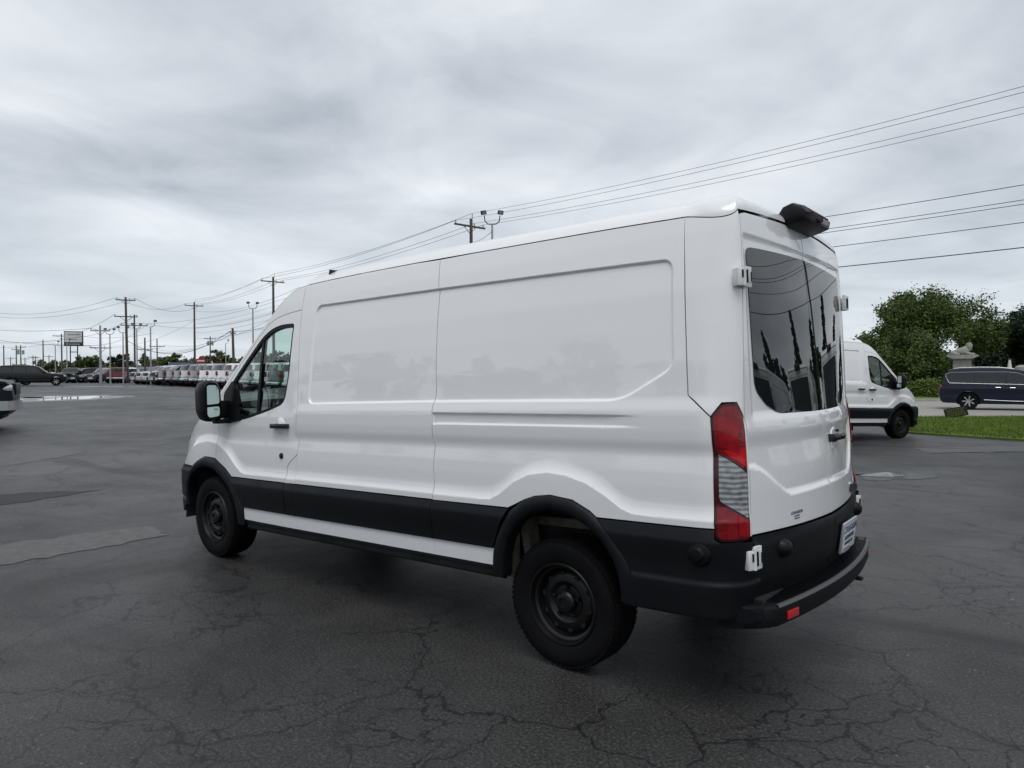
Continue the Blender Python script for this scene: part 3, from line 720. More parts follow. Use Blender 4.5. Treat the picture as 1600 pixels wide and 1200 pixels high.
    # --- arch trims: a rounded lip from outer to inner edge, turning in at the opening
    def trim(out_, inn, name):
        a = resample(out_, .02, False); b = resample(inn, .02, False)
        def rs(p, n):
            d = np.r_[0, np.cumsum(np.linalg.norm(np.diff(p, axis=0), axis=1))]; t = np.linspace(0, d[-1], n); return np.stack([np.interp(t, d, p[:, 0]), np.interp(t, d, p[:, 1])], 1)
        n = 56; a, b = rs(a, n), rs(b, n)
        rows = []
        for k, d in ((0, .003), (.05, .012), (.15, .021), (.5, .027), (.85, .022), (.96, .014), (1.0, .004)):
            q = a * (1 - k) + b * k; rows.append(bw(wall(q[:, 0], q[:, 1], 'plain') + np.array([0, 1, 0]) * d))
        q = b; rows.append(rows[-1] - np.array([0, .07, 0]))
        m_ = len(rows); vs = np.stack(rows, 1).reshape(-1, 3)
        fs = [(i * m_ + j, i * m_ + j + 1, (i + 1) * m_ + j + 1, (i + 1) * m_ + j) for i in range(n - 1) for j in range(m_ - 1)]
        for s in (1, -1): MB().add(vs * [1, s, 1], fs, True).build(name, M_clad, van, 50)
    trim([(-.51, .455)] + ARO + [(.425, .50), (.42, .46)], ARI, 'arch_trim')
    trim([(3.16, .47)] + AFO + [(ux(4.17), .82), (ux(4.24), .70), (ux(4.255), .60), (ux(4.25), .54)], AFI, 'arch_trim')
    # --- wheel housings, sills, underbody, light-blocking shell
    for s in (1, -1):
        for cx, r, nm in ((-.03, .50, 'r'), (3.72, .56, 'f')):
            vs = []; th = np.linspace(.0, 1.0 * math.pi, 21)
            for t in th:
                for y in (1.0, .62): vs.append(bw((cx + r * math.cos(t), y * s - (.035 * s if y > .9 else 0), .42 + r * .98 * math.sin(t) * (.95 if nm == 'r' else 1))))
            fs = [(2 * i, 2 * i + 1, 2 * i + 3, 2 * i + 2) for i in range(20)]
            mb = MB().add(vs, fs, True); k = len(vs)
            mb.add([vs[2 * i + 1] for i in range(21)], [tuple(range(21))])
            mb.build('wheel_housing', M_under if nm == 'r' else M_dark, van)
        mb = MB(); mb.box(bw((.30, s * .82, .62)), (.05, .10, .34), rot=roty(.2)); mb.box(bw((.36, s * .90, .55)), (.02, .06, .28)); mb.box(bw((-.05, s * .70, .74)), (.9, .05, .05), rot=roty(.05)); mb.tube([bw((-.25, s * .72, .35)), bw((-.18, s * .78, .85))], .025, 8)
        mb.build('suspension', M_susp, van)
        mb = MB(); mb.prism([(.93, .507), (.985, .503), (.992, .490), (.986, .480), (.972, .474), (.968, .440), (.955, .425), (.93, .42)], .40, 3.19, 'x'); mb.xform(lambda q: bw(q) * [1, s, 1]).build('sill_step', M_sill, van)
    mb = MB(); mb.box(bw((1.8, 0, .49)), (2.7, 1.70, .08)); mb.box(bw((-.78, 0, .46)), (.56, 1.66, .12)); mb.box(bw((4.3, 0, .42)), (.5, 1.5, .1)); mb.box((0, 0, .35), (.16, 1.5, .13)); mb.tube([bw((.5, .35, .36)), bw((3.0, .35, .36))], .05, 8); mb.box(bw((1.9, -.35, .36)), (1.2, .5, .16)); mb.box(bw((-.55, .55, .38)), (.9, .08, .12)); mb.box(bw((-.55, -.55, .38)), (.9, .08, .12))
    mb.build('underbody', M_dark, van)
    uu = np.r_[np.linspace(2.42, -.80, 24), np.linspace(-.85, -1.16, 6)]; vv = np.linspace(.50, 2.33, 12)
    g = np.array([[wall(np.array([u]), np.array([v]), 'plain')[0] for v in vv] for u in uu]); g[:, :, 1] -= .045; g[24:, :, 0] += .05
    arch = lambda c: not (((c[0] + .02) ** 2 + (c[2] - .38) ** 2) < .60 ** 2)
    mb = MB(); idx = lambda i, j: i * 12 + j
    fs = [(idx(i, j), idx(i + 1, j), idx(i + 1, j + 1), idx(i, j + 1)) for i in range(29) for j in range(11) if arch(g[i:i + 2, j:j + 2].reshape(-1, 3).mean(0))]
    gl = bw(g.reshape(-1, 3))
    mb.add(gl, fs); mb.add(gl * [1, -1, 1], fs)
    yy = np.linspace(-1, 1, 9); vz = np.linspace(.48, 2.34, 10)
    rg = [bw((float(rear_x(np.array(k * .8), np.array(z), False)) + .06, k * (float(lerp(z, YD)) - .01), z)) for k in yy for z in vz]
    mb.add(rg, [(i * 10 + j, i * 10 + j + 1, (i + 1) * 10 + j + 1, (i + 1) * 10 + j) for i in range(8) for j in range(9)])
    mb.prism([(-.92, .46), (.92, .46), (.94, 1.3), (.84, 2.0), (.78, 2.40), (-.78, 2.40), (-.84, 2.0), (-.94, 1.3)], 2.30, 2.32, 'x')
    mb.xform(lambda q: q); mb.build('light_block_shell', M_dark, van)  # added dark shell, stops light leaking through the panel gaps
    # --- cab interior
    mb = MB(); mb.prism([(3.05, 1.25), (3.12, 1.36), (3.45, 1.42), (3.76, 1.41), (3.76, .8), (3.2, .8), (3.12, 1.1)], -.86, .86); mb.xform(bw).build('dashboard', mat('dash_plastic', (.02, .021, .022), .6), van)
    mb = MB(); mb.prism([(2.32, .62), (3.3, .62), (3.3, .7), (2.32, .7)], -.9, .9); mb.xform(bw).build('cab_floor', M_dark, van)
    M_seat = mat('seat_cloth', (.028, .028, .03), .9, var=.2, vscale=60)
    for y, w_ in ((.46, .5), (-.46, .5)):
        mb = MB(); mb.box(bw((2.72, y, .98)), (.50, w_, .16), ch=.04); mb.box(bw((2.45, y, 1.34)), (.14, w_, .66), rot=roty(-.12), ch=.05); mb.box(bw((2.40, y, 1.74)), (.09, .26, .18), rot=roty(-.1), ch=.03); mb.box(bw((2.7, y, .8)), (.4, .4, .24))
        mb.build('cab_seat', M_seat, van)
    mb = MB(); c0 = bw((3.02, .46, 1.36)); ax = roty(-.95)
    ring = [c0 + ax @ np.array([.195 * math.cos(t), .195 * math.sin(t), 0]) for t in np.linspace(0, 2 * math.pi, 25)]
    mb.tube(ring, .016, 8, caps=False); mb.tube([c0, c0 + ax @ np.array([0, 0, -.25])], .04, 8)
    for a in (0, math.pi, 1.5 * math.pi): mb.tube([c0, c0 + ax @ np.array([.19 * math.cos(a), .19 * math.sin(a), 0])], .014, 6)
    mb.build('steering_wheel', M_black, van)
    # --- door mirrors
    for s in (1, -1):
        def MX(q): return bw(np.asarray(q) - [0, .045, 0]) * [1, s, 1]
        ms = [(3.38, [.86, .9]), (3.40, [1, 1]), (3.46, [1.0, 1.0]), (3.53, [.9, .95]), (3.57, [.6, .7])]
        out_ = rounded([(1.098, 1.335), (1.225, 1.315), (1.268, 1.39), (1.272, 1.60), (1.240, 1.662), (1.148, 1.660), (1.112, 1.60)], .045, 5)
        c0 = out_.mean(0); n = len(out_); vs = []
        for x, k in ms:
            for q in out_: vs.append((x, *(c0 + (q - c0) * k)))
        fs = [(i * n + j, i * n + (j + 1) % n, (i + 1) * n + (j + 1) % n, (i + 1) * n + j) for i in range(len(ms) - 1) for j in range(n)] + [tuple(range(n)), tuple(range((len(ms) - 1) * n, len(ms) * n))[::-1]]
        mb = MB().add(vs, fs, True); mb.box((3.45, 1.03, 1.42), (.07, .15, .15), ch=.02); mb.box((3.43, 1.05, 1.318), (.10, .2, .035), ch=.01)
        hs = mb.xform(MX).build('door_mirror', M_black, van, 40)
        gl_ = rounded([(1.140, 1.470), (1.245, 1.462), (1.250, 1.585), (1.23, 1.625), (1.160, 1.623), (1.142, 1.58)], .02, 4)
        mb = MB(); mb.prism([tuple(q) for q in gl_], 3.372, 3.376, 'x'); Rm = rotz(-.22)
        pv = np.array([3.378, 1.2, 1.5])
        mb.xform(lambda q: MX(Rm @ (q - pv) + pv)).build('mirror_glass', M_mirror, hs)
        gl2 = rounded([(1.140, 1.368), (1.225, 1.355), (1.245, 1.41), (1.245, 1.440), (1.140, 1.448)], .02, 4)
        mb = MB(); mb.prism([tuple(q) for q in gl2], 3.372, 3.376, 'x'); mb.xform(lambda q: MX(Rm @ (q - pv) + pv)).build('mirror_glass', M_mirror, hs)
    # --- wheels
    for x, s, steer in ((0, 1, 0), (0, -1, 0), (3.752, 1, .0), (3.752, -1, .0)):
        wheel(van, (x, s * .862, .352), s, dish=(.022 if x == 0 else .048))
    return van

def tyre_mesh(Ro, Rr, wd, blocks=True):
    h = wd / 2
    pr = [(Rr - .012, -h * .80), (Rr + .006, -h * .90), (Rr + .02, -h * .97), ((Ro + Rr) / 2 + .005, -h * 1.04), (Ro - .035, -h * 1.0), (Ro - .014, -h * .90), (Ro - .004, -h * .76)]
    g = [(-.52, .012), (-.18, .012), (.18, .012), (.52, .012)]
    tr = [(Ro - .004, -h * .76)]
    for c, wv in g:
        tr += [(Ro, h * c - wv / 2 - .001), (Ro - .009, h * c - wv / 2), (Ro - .009, h * c + wv / 2), (Ro, h * c + wv / 2 + .001)]
    tr += [(Ro - .004, h * .76)]
    full = pr[:-1] + tr + [(r, -a) for r, a in pr[:-1][::-1]]
    mb = MB(); mb.lathe(full, 64, 'y')
    if blocks:
        nb = 72
        for sgn in (1, -1):
            for k in range(nb):
                t = 2 * math.pi * k / nb; rot = roty(-t)
                mb.box(rot @ np.array([Ro - .0175, sgn * h * .86, 0]), (.012, h * .22, 2 * math.pi * Ro / nb * .66), rot=rot)
    return mb.mesh('tyre', 30)
_TY = {}
def wheel(parent, loc, s, dish):
    if 'van' not in _TY:
        _TY['van'] = tyre_mesh(.352, .214, .235)
    root = bpy.data.objects.new('wheel', None); COL.objects.link(root); root.parent = parent; root.location = loc
    if s < 0: root.rotation_euler = (0, 0, math.pi)
    link('tyre', _TY['van'], root, M_rubber)
    key = ('rim', dish)
    if key not in _TY:
        o = .1175
        mb = MB()
        mb.lathe([(.222, o * .92), (.217, o * .98), (.208, o * .97), (.203, o * .86), (.199, o * .70), (.185, o * .62), (.180, o * .40), (.172, dish + .012), (.160, dish + .030), (.140, dish + .040), (.112, dish + .042), (.098, dish + .030), (.088, dish + .022), (.078, dish + .024), (.060, dish + .024), (0, dish + .026)], 48, 'y')
        mb.lathe([(.222, o * .92), (.21, -.10)], 48, 'y')
        _TY[key] = mb.mesh('rim', 30)
        mb = MB()
        mb.lathe([(.062, dish + .022), (.060, dish + .05), (.050, dish + .062), (.030, dish + .066), (.028, dish + .058), (0, dish + .058)], 28, 'y')
        for k in range(5):
            t = 2 * math.pi * k / 5 + .3; c = (.080 * math.cos(t), 0, .080 * math.sin(t))
            mb.lathe([(.0, dish + .052), (.011, dish + .050), (.013, dish + .022)], 6, 'y', c, smooth=False)
        _TY[key + ('hub',)] = mb.mesh('hub', 30)
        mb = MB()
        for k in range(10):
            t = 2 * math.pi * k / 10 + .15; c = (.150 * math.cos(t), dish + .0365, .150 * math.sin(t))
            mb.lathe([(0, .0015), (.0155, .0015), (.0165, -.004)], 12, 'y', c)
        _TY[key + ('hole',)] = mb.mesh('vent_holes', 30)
    rim = link('rim', _TY[key], root, M_rim)
    link('hub', _TY[key + ('hub',)], root, M_rim)
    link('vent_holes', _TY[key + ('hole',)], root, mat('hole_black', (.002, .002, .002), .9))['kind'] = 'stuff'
    return root

# lamp lenses: ribbed plastic
def lens_mat(name, col, metal, sc, st, ct):
    m = mat(name, col, .14, metal=metal, spec=.25, coat=ct, coat_r=.02)
    t = m.node_tree; b = t.nodes['Principled BSDF']; c = t.nodes.new('ShaderNodeTexCoord'); wv = t.nodes.new('ShaderNodeTexWave'); wv.bands_direction = 'Z'
    wv.inputs['Scale'].default_value = sc; wv.inputs['Distortion'].default_value = 1.5; wv.inputs['Detail'].default_value = 1
    t.links.new(c.outputs['Object'], wv.inputs[0]); u = t.nodes.new('ShaderNodeBump'); u.inputs['Strength'].default_value = st; u.inputs['Distance'].default_value = .004
    t.links.new(wv.outputs['Fac'], u.inputs['Height']); t.links.new(u.outputs[0], b.inputs['Normal'])
    r = t.nodes.new('ShaderNodeValToRGB'); v2 = t.nodes.new('ShaderNodeTexVoronoi'); v2.inputs['Scale'].default_value = 28; t.links.new(c.outputs['Object'], v2.inputs[0]); t.links.new(v2.outputs['Distance'], r.inputs[0])
    r.color_ramp.elements[0].color = (*[q * .55 for q in col], 1); r.color_ramp.elements[1].color = (*[min(1, q * 1.2) for q in col], 1); r.color_ramp.elements[1].position = .55
    t.links.new(r.outputs[0], b.inputs['Base Color'])
    return m
M_lens_red = lens_mat("red_ribbed_lens", (.17, .0015, .005), 0, 22, .06, .5)
M_lens_clear = lens_mat("clear_ribbed_lens", (.26, .275, .29), .45, 13, .35, .8)

VAN = make_van()
tag(VAN, 'large white cargo van with black mouldings filling the foreground, seen from its rear left', 'van', 'white cargo vans')
# ================================================================ ground, lot, road, grass
def nmat(name):
    m = bpy.data.materials.new(name); m.use_nodes = True; t = m.node_tree
    return m, t, t.nodes['Principled BSDF'], (lambda ty, **k: _mk(t, ty, k)), t.links.new
def _mk(t, ty, k):
    n = t.nodes.new(ty)
    for a, b in k.items(): setattr(n, a, b)
    return n
def asphalt():
    m, t, b, N_, L_ = nmat('worn_asphalt')
    c = N_('ShaderNodeTexCoord')
    def noise(scale, detail=4, rough=.55, dist=0, vec=None):
        n = N_('ShaderNodeTexNoise'); L_(vec or c.outputs['Object'], n.inputs[0])
        n.inputs['Scale'].default_value = scale; n.inputs['Detail'].default_value = detail; n.inputs['Roughness'].default_value = rough; n.inputs['Distortion'].default_value = dist
        return n.outputs[0]
    def rng(v, a, b_, lo=0, hi=1):
        n = N_('ShaderNodeMapRange'); L_(v, n.inputs[0]); n.inputs[1].default_value = a; n.inputs[2].default_value = b_; n.inputs[3].default_value = lo; n.inputs[4].default_value = hi; return n.outputs[0]
    def mul(a, b_):
        n = N_('ShaderNodeMath', operation='MULTIPLY')
        for i, q in enumerate((a, b_)):
            if isinstance(q, (int, float)): n.inputs[i].default_value = q
            else: L_(q, n.inputs[i])
        return n.outputs[0]
    def op(o, a, b_):
        n = N_('ShaderNodeMath', operation=o)
        for i, q in enumerate((a, b_)):
            if isinstance(q, (int, float)): n.inputs[i].default_value = q
            else: L_(q, n.inputs[i])
        return n.outputs[0]
    def mixc(f, a, b_):
        n = N_('ShaderNodeMix', data_type='RGBA'); L_(f, n.inputs[0])
        for i, q in ((6, a), (7, b_)):
            if isinstance(q, tuple): n.inputs[i].default_value = (*q, 1)
            else: L_(q, n.inputs[i])
        return n.outputs[2]
    # warped coordinates for the cracks
    wn = N_('ShaderNodeTexNoise'); L_(c.outputs['Object'], wn.inputs[0]); wn.inputs['Scale'].default_value = 1.9; wn.inputs['Detail'].default_value = 5; wn.inputs['Roughness'].default_value = .60
    wv = N_('ShaderNodeVectorMath', operation='SCALE'); L_(wn.outputs['Color'], wv.inputs[0]); wv.inputs['Scale'].default_value = .50
    wa = N_('ShaderNodeVectorMath', operation='ADD'); L_(c.outputs['Object'], wa.inputs[0]); L_(wv.outputs[0], wa.inputs[1])
    def crack(scale, width, rnd=1.0):
        v = N_('ShaderNodeTexVoronoi', feature='DISTANCE_TO_EDGE'); L_(wa.outputs[0], v.inputs[0]); v.inputs['Scale'].default_value = scale; v.inputs['Randomness'].default_value = rnd
        return v.outputs['Distance'], width
    big = noise(.13, 3, .5, .3); mid = noise(.75, 5, .65, .5); grit = noise(62, 4, .85); speck = noise(23, 2, .6)
    m1 = rng(noise(.42, 3, .6), .47, .54)
    d1, w1 = crack(3.6, .026); d2, w2 = crack(.95, .0088)
    ca = mul(rng(d1, w1 * .35, w1, 1, 0), m1); cb = mul(rng(d2, w2 * .45, w2, 1, 0), rng(mid, .34, .44))
    cr = op('MAXIMUM', ca, cb)
    seam = mul(rng(d2, .0, .06, 1, 0), rng(mid, .44, .62))                 # dark worn bands beside the long cracks
    base = mixc(rng(mid, .32, .70), (.012, .0118, .0116), (.052, .0512, .0502))
    base = mixc(mul(rng(big, .44, .60), .85), base, (.070, .069, .068))
    base = mixc(mul(seam, .50), base, (.012, .0118, .0116))
    base = mixc(mul(m1, .22), base, (.030, .030, .031))
    base = mixc(mul(rng(grit, .48, .38), .85), base, (.007, .007, .007))
    base = mixc(mul(rng(grit, .52, .63), .80), base, (.100, .098, .095))
    base = mixc(mul(rng(speck, .70, .74), mul(rng(big, .40, .5), .8)), base, (.24, .225, .20))
    st = N_('ShaderNodeMapping'); L_(c.outputs['Object'], st.inputs[0]); st.inputs['Rotation'].default_value = (0, 0, R(20)); st.inputs['Scale'].default_value = (.14, .85, 1)
    tar = rng(noise(1.0, 5, .65, .8, st.outputs[0]), .56, .66)
    base = mixc(mul(tar, .75), base, (.014, .014, .0145))
    base = mixc(mul(cr, .90), base, (.005, .005, .006))
    L_(base, b.inputs['Base Color'])
    rg = rng(mid, .3, .7, .56, .42); L_(rg, b.inputs['Roughness'])
    b.inputs['Specular IOR Level'].default_value = .34
    h = op('ADD', grit, mul(speck, .4))
    bp_ = N_('ShaderNodeBump'); bp_.inputs['Strength'].default_value = .6; bp_.inputs['Distance'].default_value = .008
    L_(h, bp_.inputs['Height']); L_(bp_.outputs[0], b.inputs['Normal'])
    return m
def mottled(name, cols, scale, rough=.9, bump=.4, bs=40, extra=None):
    m, t, b, N_, L_ = nmat(name)
    c = N_('ShaderNodeTexCoord'); n = N_('ShaderNodeTexNoise'); L_(c.outputs['Object'], n.inputs[0]); n.inputs['Scale'].default_value = scale; n.inputs['Detail'].default_value = 8; n.inputs['Roughness'].default_value = .65
    r = N_('ShaderNodeValToRGB'); L_(n.outputs[0], r.inputs[0]); e = r.color_ramp.elements
    e[0].position = .3; e[1].position = .7; e[0].color = (*cols[0], 1); e[1].color = (*cols[-1], 1)
    if len(cols) == 3: k = e.new(.5); k.color = (*cols[1], 1)
    L_(r.outputs[0], b.inputs['Base Color']); b.inputs['Roughness'].default_value = rough; b.inputs['Specular IOR Level'].default_value = .25
    n2 = N_('ShaderNodeTexNoise'); L_(c.outputs['Object'], n2.inputs[0]); n2.inputs['Scale'].default_value = bs; n2.inputs['Detail'].default_value = 4
    u = N_('ShaderNodeBump'); u.inputs['Strength'].default_value = bump; u.inputs['Distance'].default_value = .03; L_(n2.outputs[0], u.inputs['Height']); L_(u.outputs[0], b.inputs['Normal'])
    return m
def sheet(name, xs, zs, dz, mt, kind='structure'):
    """a sheet over a grid of ground positions (right, ahead), following the lie of the land"""
    vs = []
    for X in xs:
        for Z in zs:
            x, y = cw(X, Z); vs.append((x, y, gz(x, y) + dz))
    n = len(zs); fs = [(i * n + j, (i + 1) * n + j, (i + 1) * n + j + 1, i * n + j + 1) for i in range(len(xs) - 1) for j in range(n - 1)]
    return tag(MB().add(vs, fs, True).build(name, mt), kind=kind)
M_grass = mottled('lawn', [(.072, .112, .018), (.098, .150, .026), (.140, .170, .048)], 1.2, bs=60)
M_farm = mottled('far_ground', [(.05, .07, .025), (.08, .09, .04)], .05)
M_conc = mottled('concrete_road', [(.26, .25, .235), (.31, .30, .28)], 1.5, rough=.8, bump=.15)
M_kerb = mottled('kerb_concrete', [(.33, .32, .30), (.45, .44, .41)], 6, rough=.85, bump=.2)
far = [-2500, -900, -400, -200, -140]; mid_ = list(np.arange(-120, 121, 8.0)); 
sheet('ground', far + mid_ + [200, 500, 1200, 2500], [-2500, -800, -300, -120] + list(np.arange(-80, 161, 8.0)) + [250, 500, 1000, 2800], -.06, M_farm)
sheet('parking_lot', list(np.arange(-130, 46, 2.5)), list(np.arange(-70, 126, 2.5)), 0.0, asphalt())
sheet('road', list(np.arange(4, 145, 5.0)), [24.6, 27, 30, 33, 36, 39.2], .004, M_conc)
def slab(name, poly, z0, z1, mt, kind='structure', cham=.03):
    """raised ground: a polygon of (right, ahead) positions with a kerb-high edge"""
    P = [cw(*q) for q in poly]; mb = MB()
    r = resample(P, .5); zz = [gz(*q) for q in r]; n = len(r); ctr = r.mean(0)
    a = [(x, y, g + z0) for (x, y), g in zip(r, zz)]; b_ = [(x, y, g + z1 - cham) for (x, y), g in zip(r, zz)]
    ins = r + (ctr - r) / np.linalg.norm(ctr - r, axis=1)[:, None] * cham * 2
    c_ = [(x, y, g + z1) for (x, y), g in zip(ins, zz)]
    vs = a + b_ + c_; fs = [(i, (i + 1) % n, n + (i + 1) % n, n + i) for i in range(n)] + [(n + i, n + (i + 1) % n, 2 * n + (i + 1) % n, 2 * n + i) for i in range(n)]
    fs.append(tuple(range(2 * n, 3 * n)))
    return tag(mb.add(vs, fs).build(name, mt), kind=kind)
VERGE = rounded([(10.15, 18.9), (11.85, 16.3), (15, 12.2), (26, 2), (60, 2), (60, 24.45), (13.0, 24.45), (10.9, 21)], [.8, 2, 4, 3, 1, 1, .6, 1.2], 5)
slab('grass_verge', VERGE, -.05, .07, M_grass)
slab('far_lawn', [(6, 39.6), (120, 39.6), (120, 75), (-10, 75)], -.05, .10, M_grass)
mb = MB()
xs = np.arange(6, 120.1, 3.0)
for a, b_ in zip(xs[:-1], xs[1:]):
    P = [cw(a, 39.25), cw(b_, 39.25), cw(b_, 39.58), cw(a, 39.58)]; z = gz(*P[0])
    mb.add([(*q, z - .02) for q in P] + [(*q, z + .13) for q in P], [(4, 5, 6, 7), (0, 1, 5, 4), (2, 3, 7, 6), (1, 2, 6, 5), (3, 0, 4, 7)])
tag(mb.build('kerb', M_kerb), kind='structure')

# short grass on the verge
def blades(name, poly, n, hmin, hmax, z1, seed, mt, label):
    rg = np.random.default_rng(seed); p = np.array(poly); lo, hi = p.min(0), p.max(0)
    q = rg.uniform(lo, hi, (n * 3, 2)); q = q[inside(p, q)][:n]; n = len(q)
    f = np.array([math.cos(YAW), math.sin(YAW)]); r_ = np.array([f[1], -f[0]])
    P = CAM[:2] + q[:, :1] * r_ + q[:, 1:] * f
    h = rg.uniform(hmin, hmax, n); a = rg.uniform(0, 2 * math.pi, n); wd = rg.uniform(.006, .016, n)
    dx, dy = np.cos(a) * wd, np.sin(a) * wd; lx, ly = rg.normal(0, .35, n) * h, rg.normal(0, .35, n) * h
    z = np.array([gz(*k) for k in P]) + z1
    V = np.empty((n, 3, 3)); V[:, 0] = np.stack([P[:, 0] - dx, P[:, 1] - dy, z], 1); V[:, 1] = np.stack([P[:, 0] + dx, P[:, 1] + dy, z], 1); V[:, 2] = np.stack([P[:, 0] + lx, P[:, 1] + ly, z + h], 1)
    me = bpy.data.meshes.new(name); me.vertices.add(3 * n); me.vertices.foreach_set('co', V.reshape(-1)); me.loops.add(3 * n); me.loops.foreach_set('vertex_index', np.arange(3 * n)); me.polygons.add(n); me.polygons.foreach_set('loop_start', np.arange(0, 3 * n, 3)); me.update(calc_edges=True)
    o = link(name, me, None, mt); tag(o, label, 'grass', kind='stuff')
blades('grass', [(10.1, 18.85), (11.8, 16.22), (13.6, 14.0), (20, 14.0), (20, 24.3), (13.1, 24.3), (11.0, 21)], 42000, .035, .10, .065, 3, mottled('grass_blades', [(.082, .130, .020), (.118, .178, .030), (.18, .21, .060)], 3), 'short mown grass growing on the verge beside the road')

# standing water
def puddle(name, X, Z, a, b_, seed, ang, mt):
    rg = np.random.default_rng(seed); th = np.linspace(0, 2 * math.pi, 72, endpoint=False)
    ph = rg.uniform(0, 6.28, 6); am = np.array([.10, .13, .10, .07, .05, .04])
    rr = 1 + sum(am[k] * np.sin((k + 2) * th + ph[k]) for k in range(6))
    vs = []
    ca, sa = math.cos(ang), math.sin(ang)
    for t, r_ in zip(th, rr):
        u, v = a * r_ * math.cos(t), b_ * r_ * math.sin(t); x, y = cw(X + u * ca - v * sa, Z + u * sa + v * ca); vs.append((x, y, gz(x, y) + .005))
    x, y = cw(X, Z); vs.append((x, y, gz(x, y) + .005))
    return tag(MB().add(vs, [(i, (i + 1) % 72, 72) for i in range(72)]).build(name, mt), kind='structure')
M_water = mat('rain_water', (.012, .012, .013), .015, spec=.6)
M_damp = mat('damp_asphalt', (.022, .022, .023), .22, spec=.45, bump=.25, bscale=25)
puddle('damp_patch', 5.85, 10.95, .62, .48, 2, .1, M_damp); 
o = puddle('puddle', 5.75, 11.0, .40, .20, 5, .15, M_water); o.location.z += .004
puddle('damp_patch', -22.6, 36.0, 2.3, 4.4, 8, .1, M_damp)
o = puddle('puddle', -22.2, 36.0, 1.0, 2.4, 9, .2, M_water); o.location.z += .004
o = puddle('puddle', -24.4, 36.6, .8, 1.0, 12, .0, M_water); o.location.z += .004
puddle('damp_patch', -34.0, 61, 5.0, 1.6, 14, .05, M_damp)

# patches of other asphalt laid into the lot
def ground_px(px, py):
    d = _fw + _r2 * (px - 800) / FPX - _u2 * (py - 600) / FPX; t = -CAM[2] / d[2]; q = CAM + d * t; return q[0], q[1]
def patch(pts, dz, mt, seed):
    rg = np.random.default_rng(seed); r = resample([ground_px(*q) for q in pts], .12); r = r + rg.normal(0, .03, r.shape)
    c_ = r.mean(0); n = len(r); vs = [(x, y, gz(x, y) + dz) for x, y in r] + [(c_[0], c_[1], gz(*c_) + dz)]
    return tag(MB().add(vs, [(i, (i + 1) % n, n) for i in range(n)]).build('asphalt_patch', mt), kind='structure')
M_patch = mottled('pale_asphalt_patch', [(.052, .052, .051), (.105, .104, .10)], 9, rough=.5, bump=.25, bs=110)
M_patch2 = mottled('dark_asphalt_patch', [(.014, .014, .015), (.026, .026, .027)], 5, rough=.6, bump=.25, bs=110)
patch([(-260, 886), (0, 851), (232, 822), (262, 837), (0, 884), (-260, 925)], .004, M_patch, 1)
patch([(-120, 722), (60, 711), (140, 713), (20, 733), (-120, 742)], .004, M_patch, 2)
patch([(-260, 800), (40, 772), (150, 768), (60, 784), (-260, 822)], .004, M_patch2, 5)
patch([(1430, 700), (1600, 697), (1800, 705), (1800, 716), (1600, 707), (1450, 708)], .004, M_patch, 3)
# ================================================================ trees
def leaf_mat(name, cols, scale=.35):
    m, t, b, N_, L_ = nmat(name)
    g = N_('ShaderNodeNewGeometry'); c = N_('ShaderNodeTexCoord')
    n = N_('ShaderNodeTexNoise'); L_(c.outputs['Object'], n.inputs[0]); n.inputs['Scale'].default_value = scale; n.inputs['Detail'].default_value = 3
    a = N_('ShaderNodeMath', operation='MULTIPLY_ADD'); L_(g.outputs['Random Per Island'], a.inputs[0]); a.inputs[1].default_value = .32; L_(n.outputs[0], a.inputs[2])
    r = N_('ShaderNodeValToRGB'); L_(a.outputs[0], r.inputs[0]); e = r.color_ramp.elements
    e[0].position = .38; e[1].position = .92; e[0].color = (*cols[0], 1); e[1].color = (*cols[-1], 1); k = e.new(.64); k.color = (*cols[1], 1)
    L_(r.outputs[0], b.inputs['Base Color']); b.inputs['Roughness'].default_value = .6; b.inputs['Specular IOR Level'].default_value = .3
    return m
LM = {'broad': leaf_mat('broadleaf', [(.036, .060, .012), (.060, .092, .018), (.090, .118, .026)]),
      'dark': leaf_mat('dark_foliage', [(.010, .022, .011), (.017, .032, .015), (.026, .044, .020)]),
      'conifer': leaf_mat('conifer_needles', [(.010, .022, .010), (.018, .036, .014), (.032, .055, .020)]),
      'shrub': leaf_mat('shrub_leaves', [(.040, .070, .015), (.064, .100, .021), (.092, .130, .030)]),
      'bright': leaf_mat('bright_shrub_leaves', [(.05, .085, .012), (.085, .130, .018), (.12, .16, .03)]),
      'olive': leaf_mat('hazed_olive_foliage', [(.085, .095, .048), (.12, .13, .065), (.16, .165, .085)])}  # olive: distant crowns coloured paler to stand in for haze
M_bark = mottled('bark', [(.045, .036, .028), (.09, .075, .06)], 9, bump=.8, bs=25)
def quads(name, P, size, rg, mt, parent, up=.35, aspect=1.6):
    n = len(P); a = rg.normal(0, 1, (n, 3)); a[:, 2] *= .7; a /= np.linalg.norm(a, axis=1)[:, None]
    b_ = rg.normal(0, 1, (n, 3)); b_ -= a * np.sum(a * b_, 1)[:, None]; b_ /= np.linalg.norm(b_, axis=1)[:, None]
    s = size * rg.uniform(.55, 1.25, n)[:, None]
    V = np.stack([P - a * s * aspect * .5, P + b_ * s * .5, P + a * s * aspect * .5, P - b_ * s * .5], 1)
    me = bpy.data.meshes.new(name); me.vertices.add(4 * n); me.vertices.foreach_set('co', V.reshape(-1)); me.loops.add(4 * n); me.loops.foreach_set('vertex_index', np.arange(4 * n)); me.polygons.add(n); me.polygons.foreach_set('loop_start', np.arange(0, 4 * n, 4)); me.update(calc_edges=True)
    return link(name, me, parent, mt)
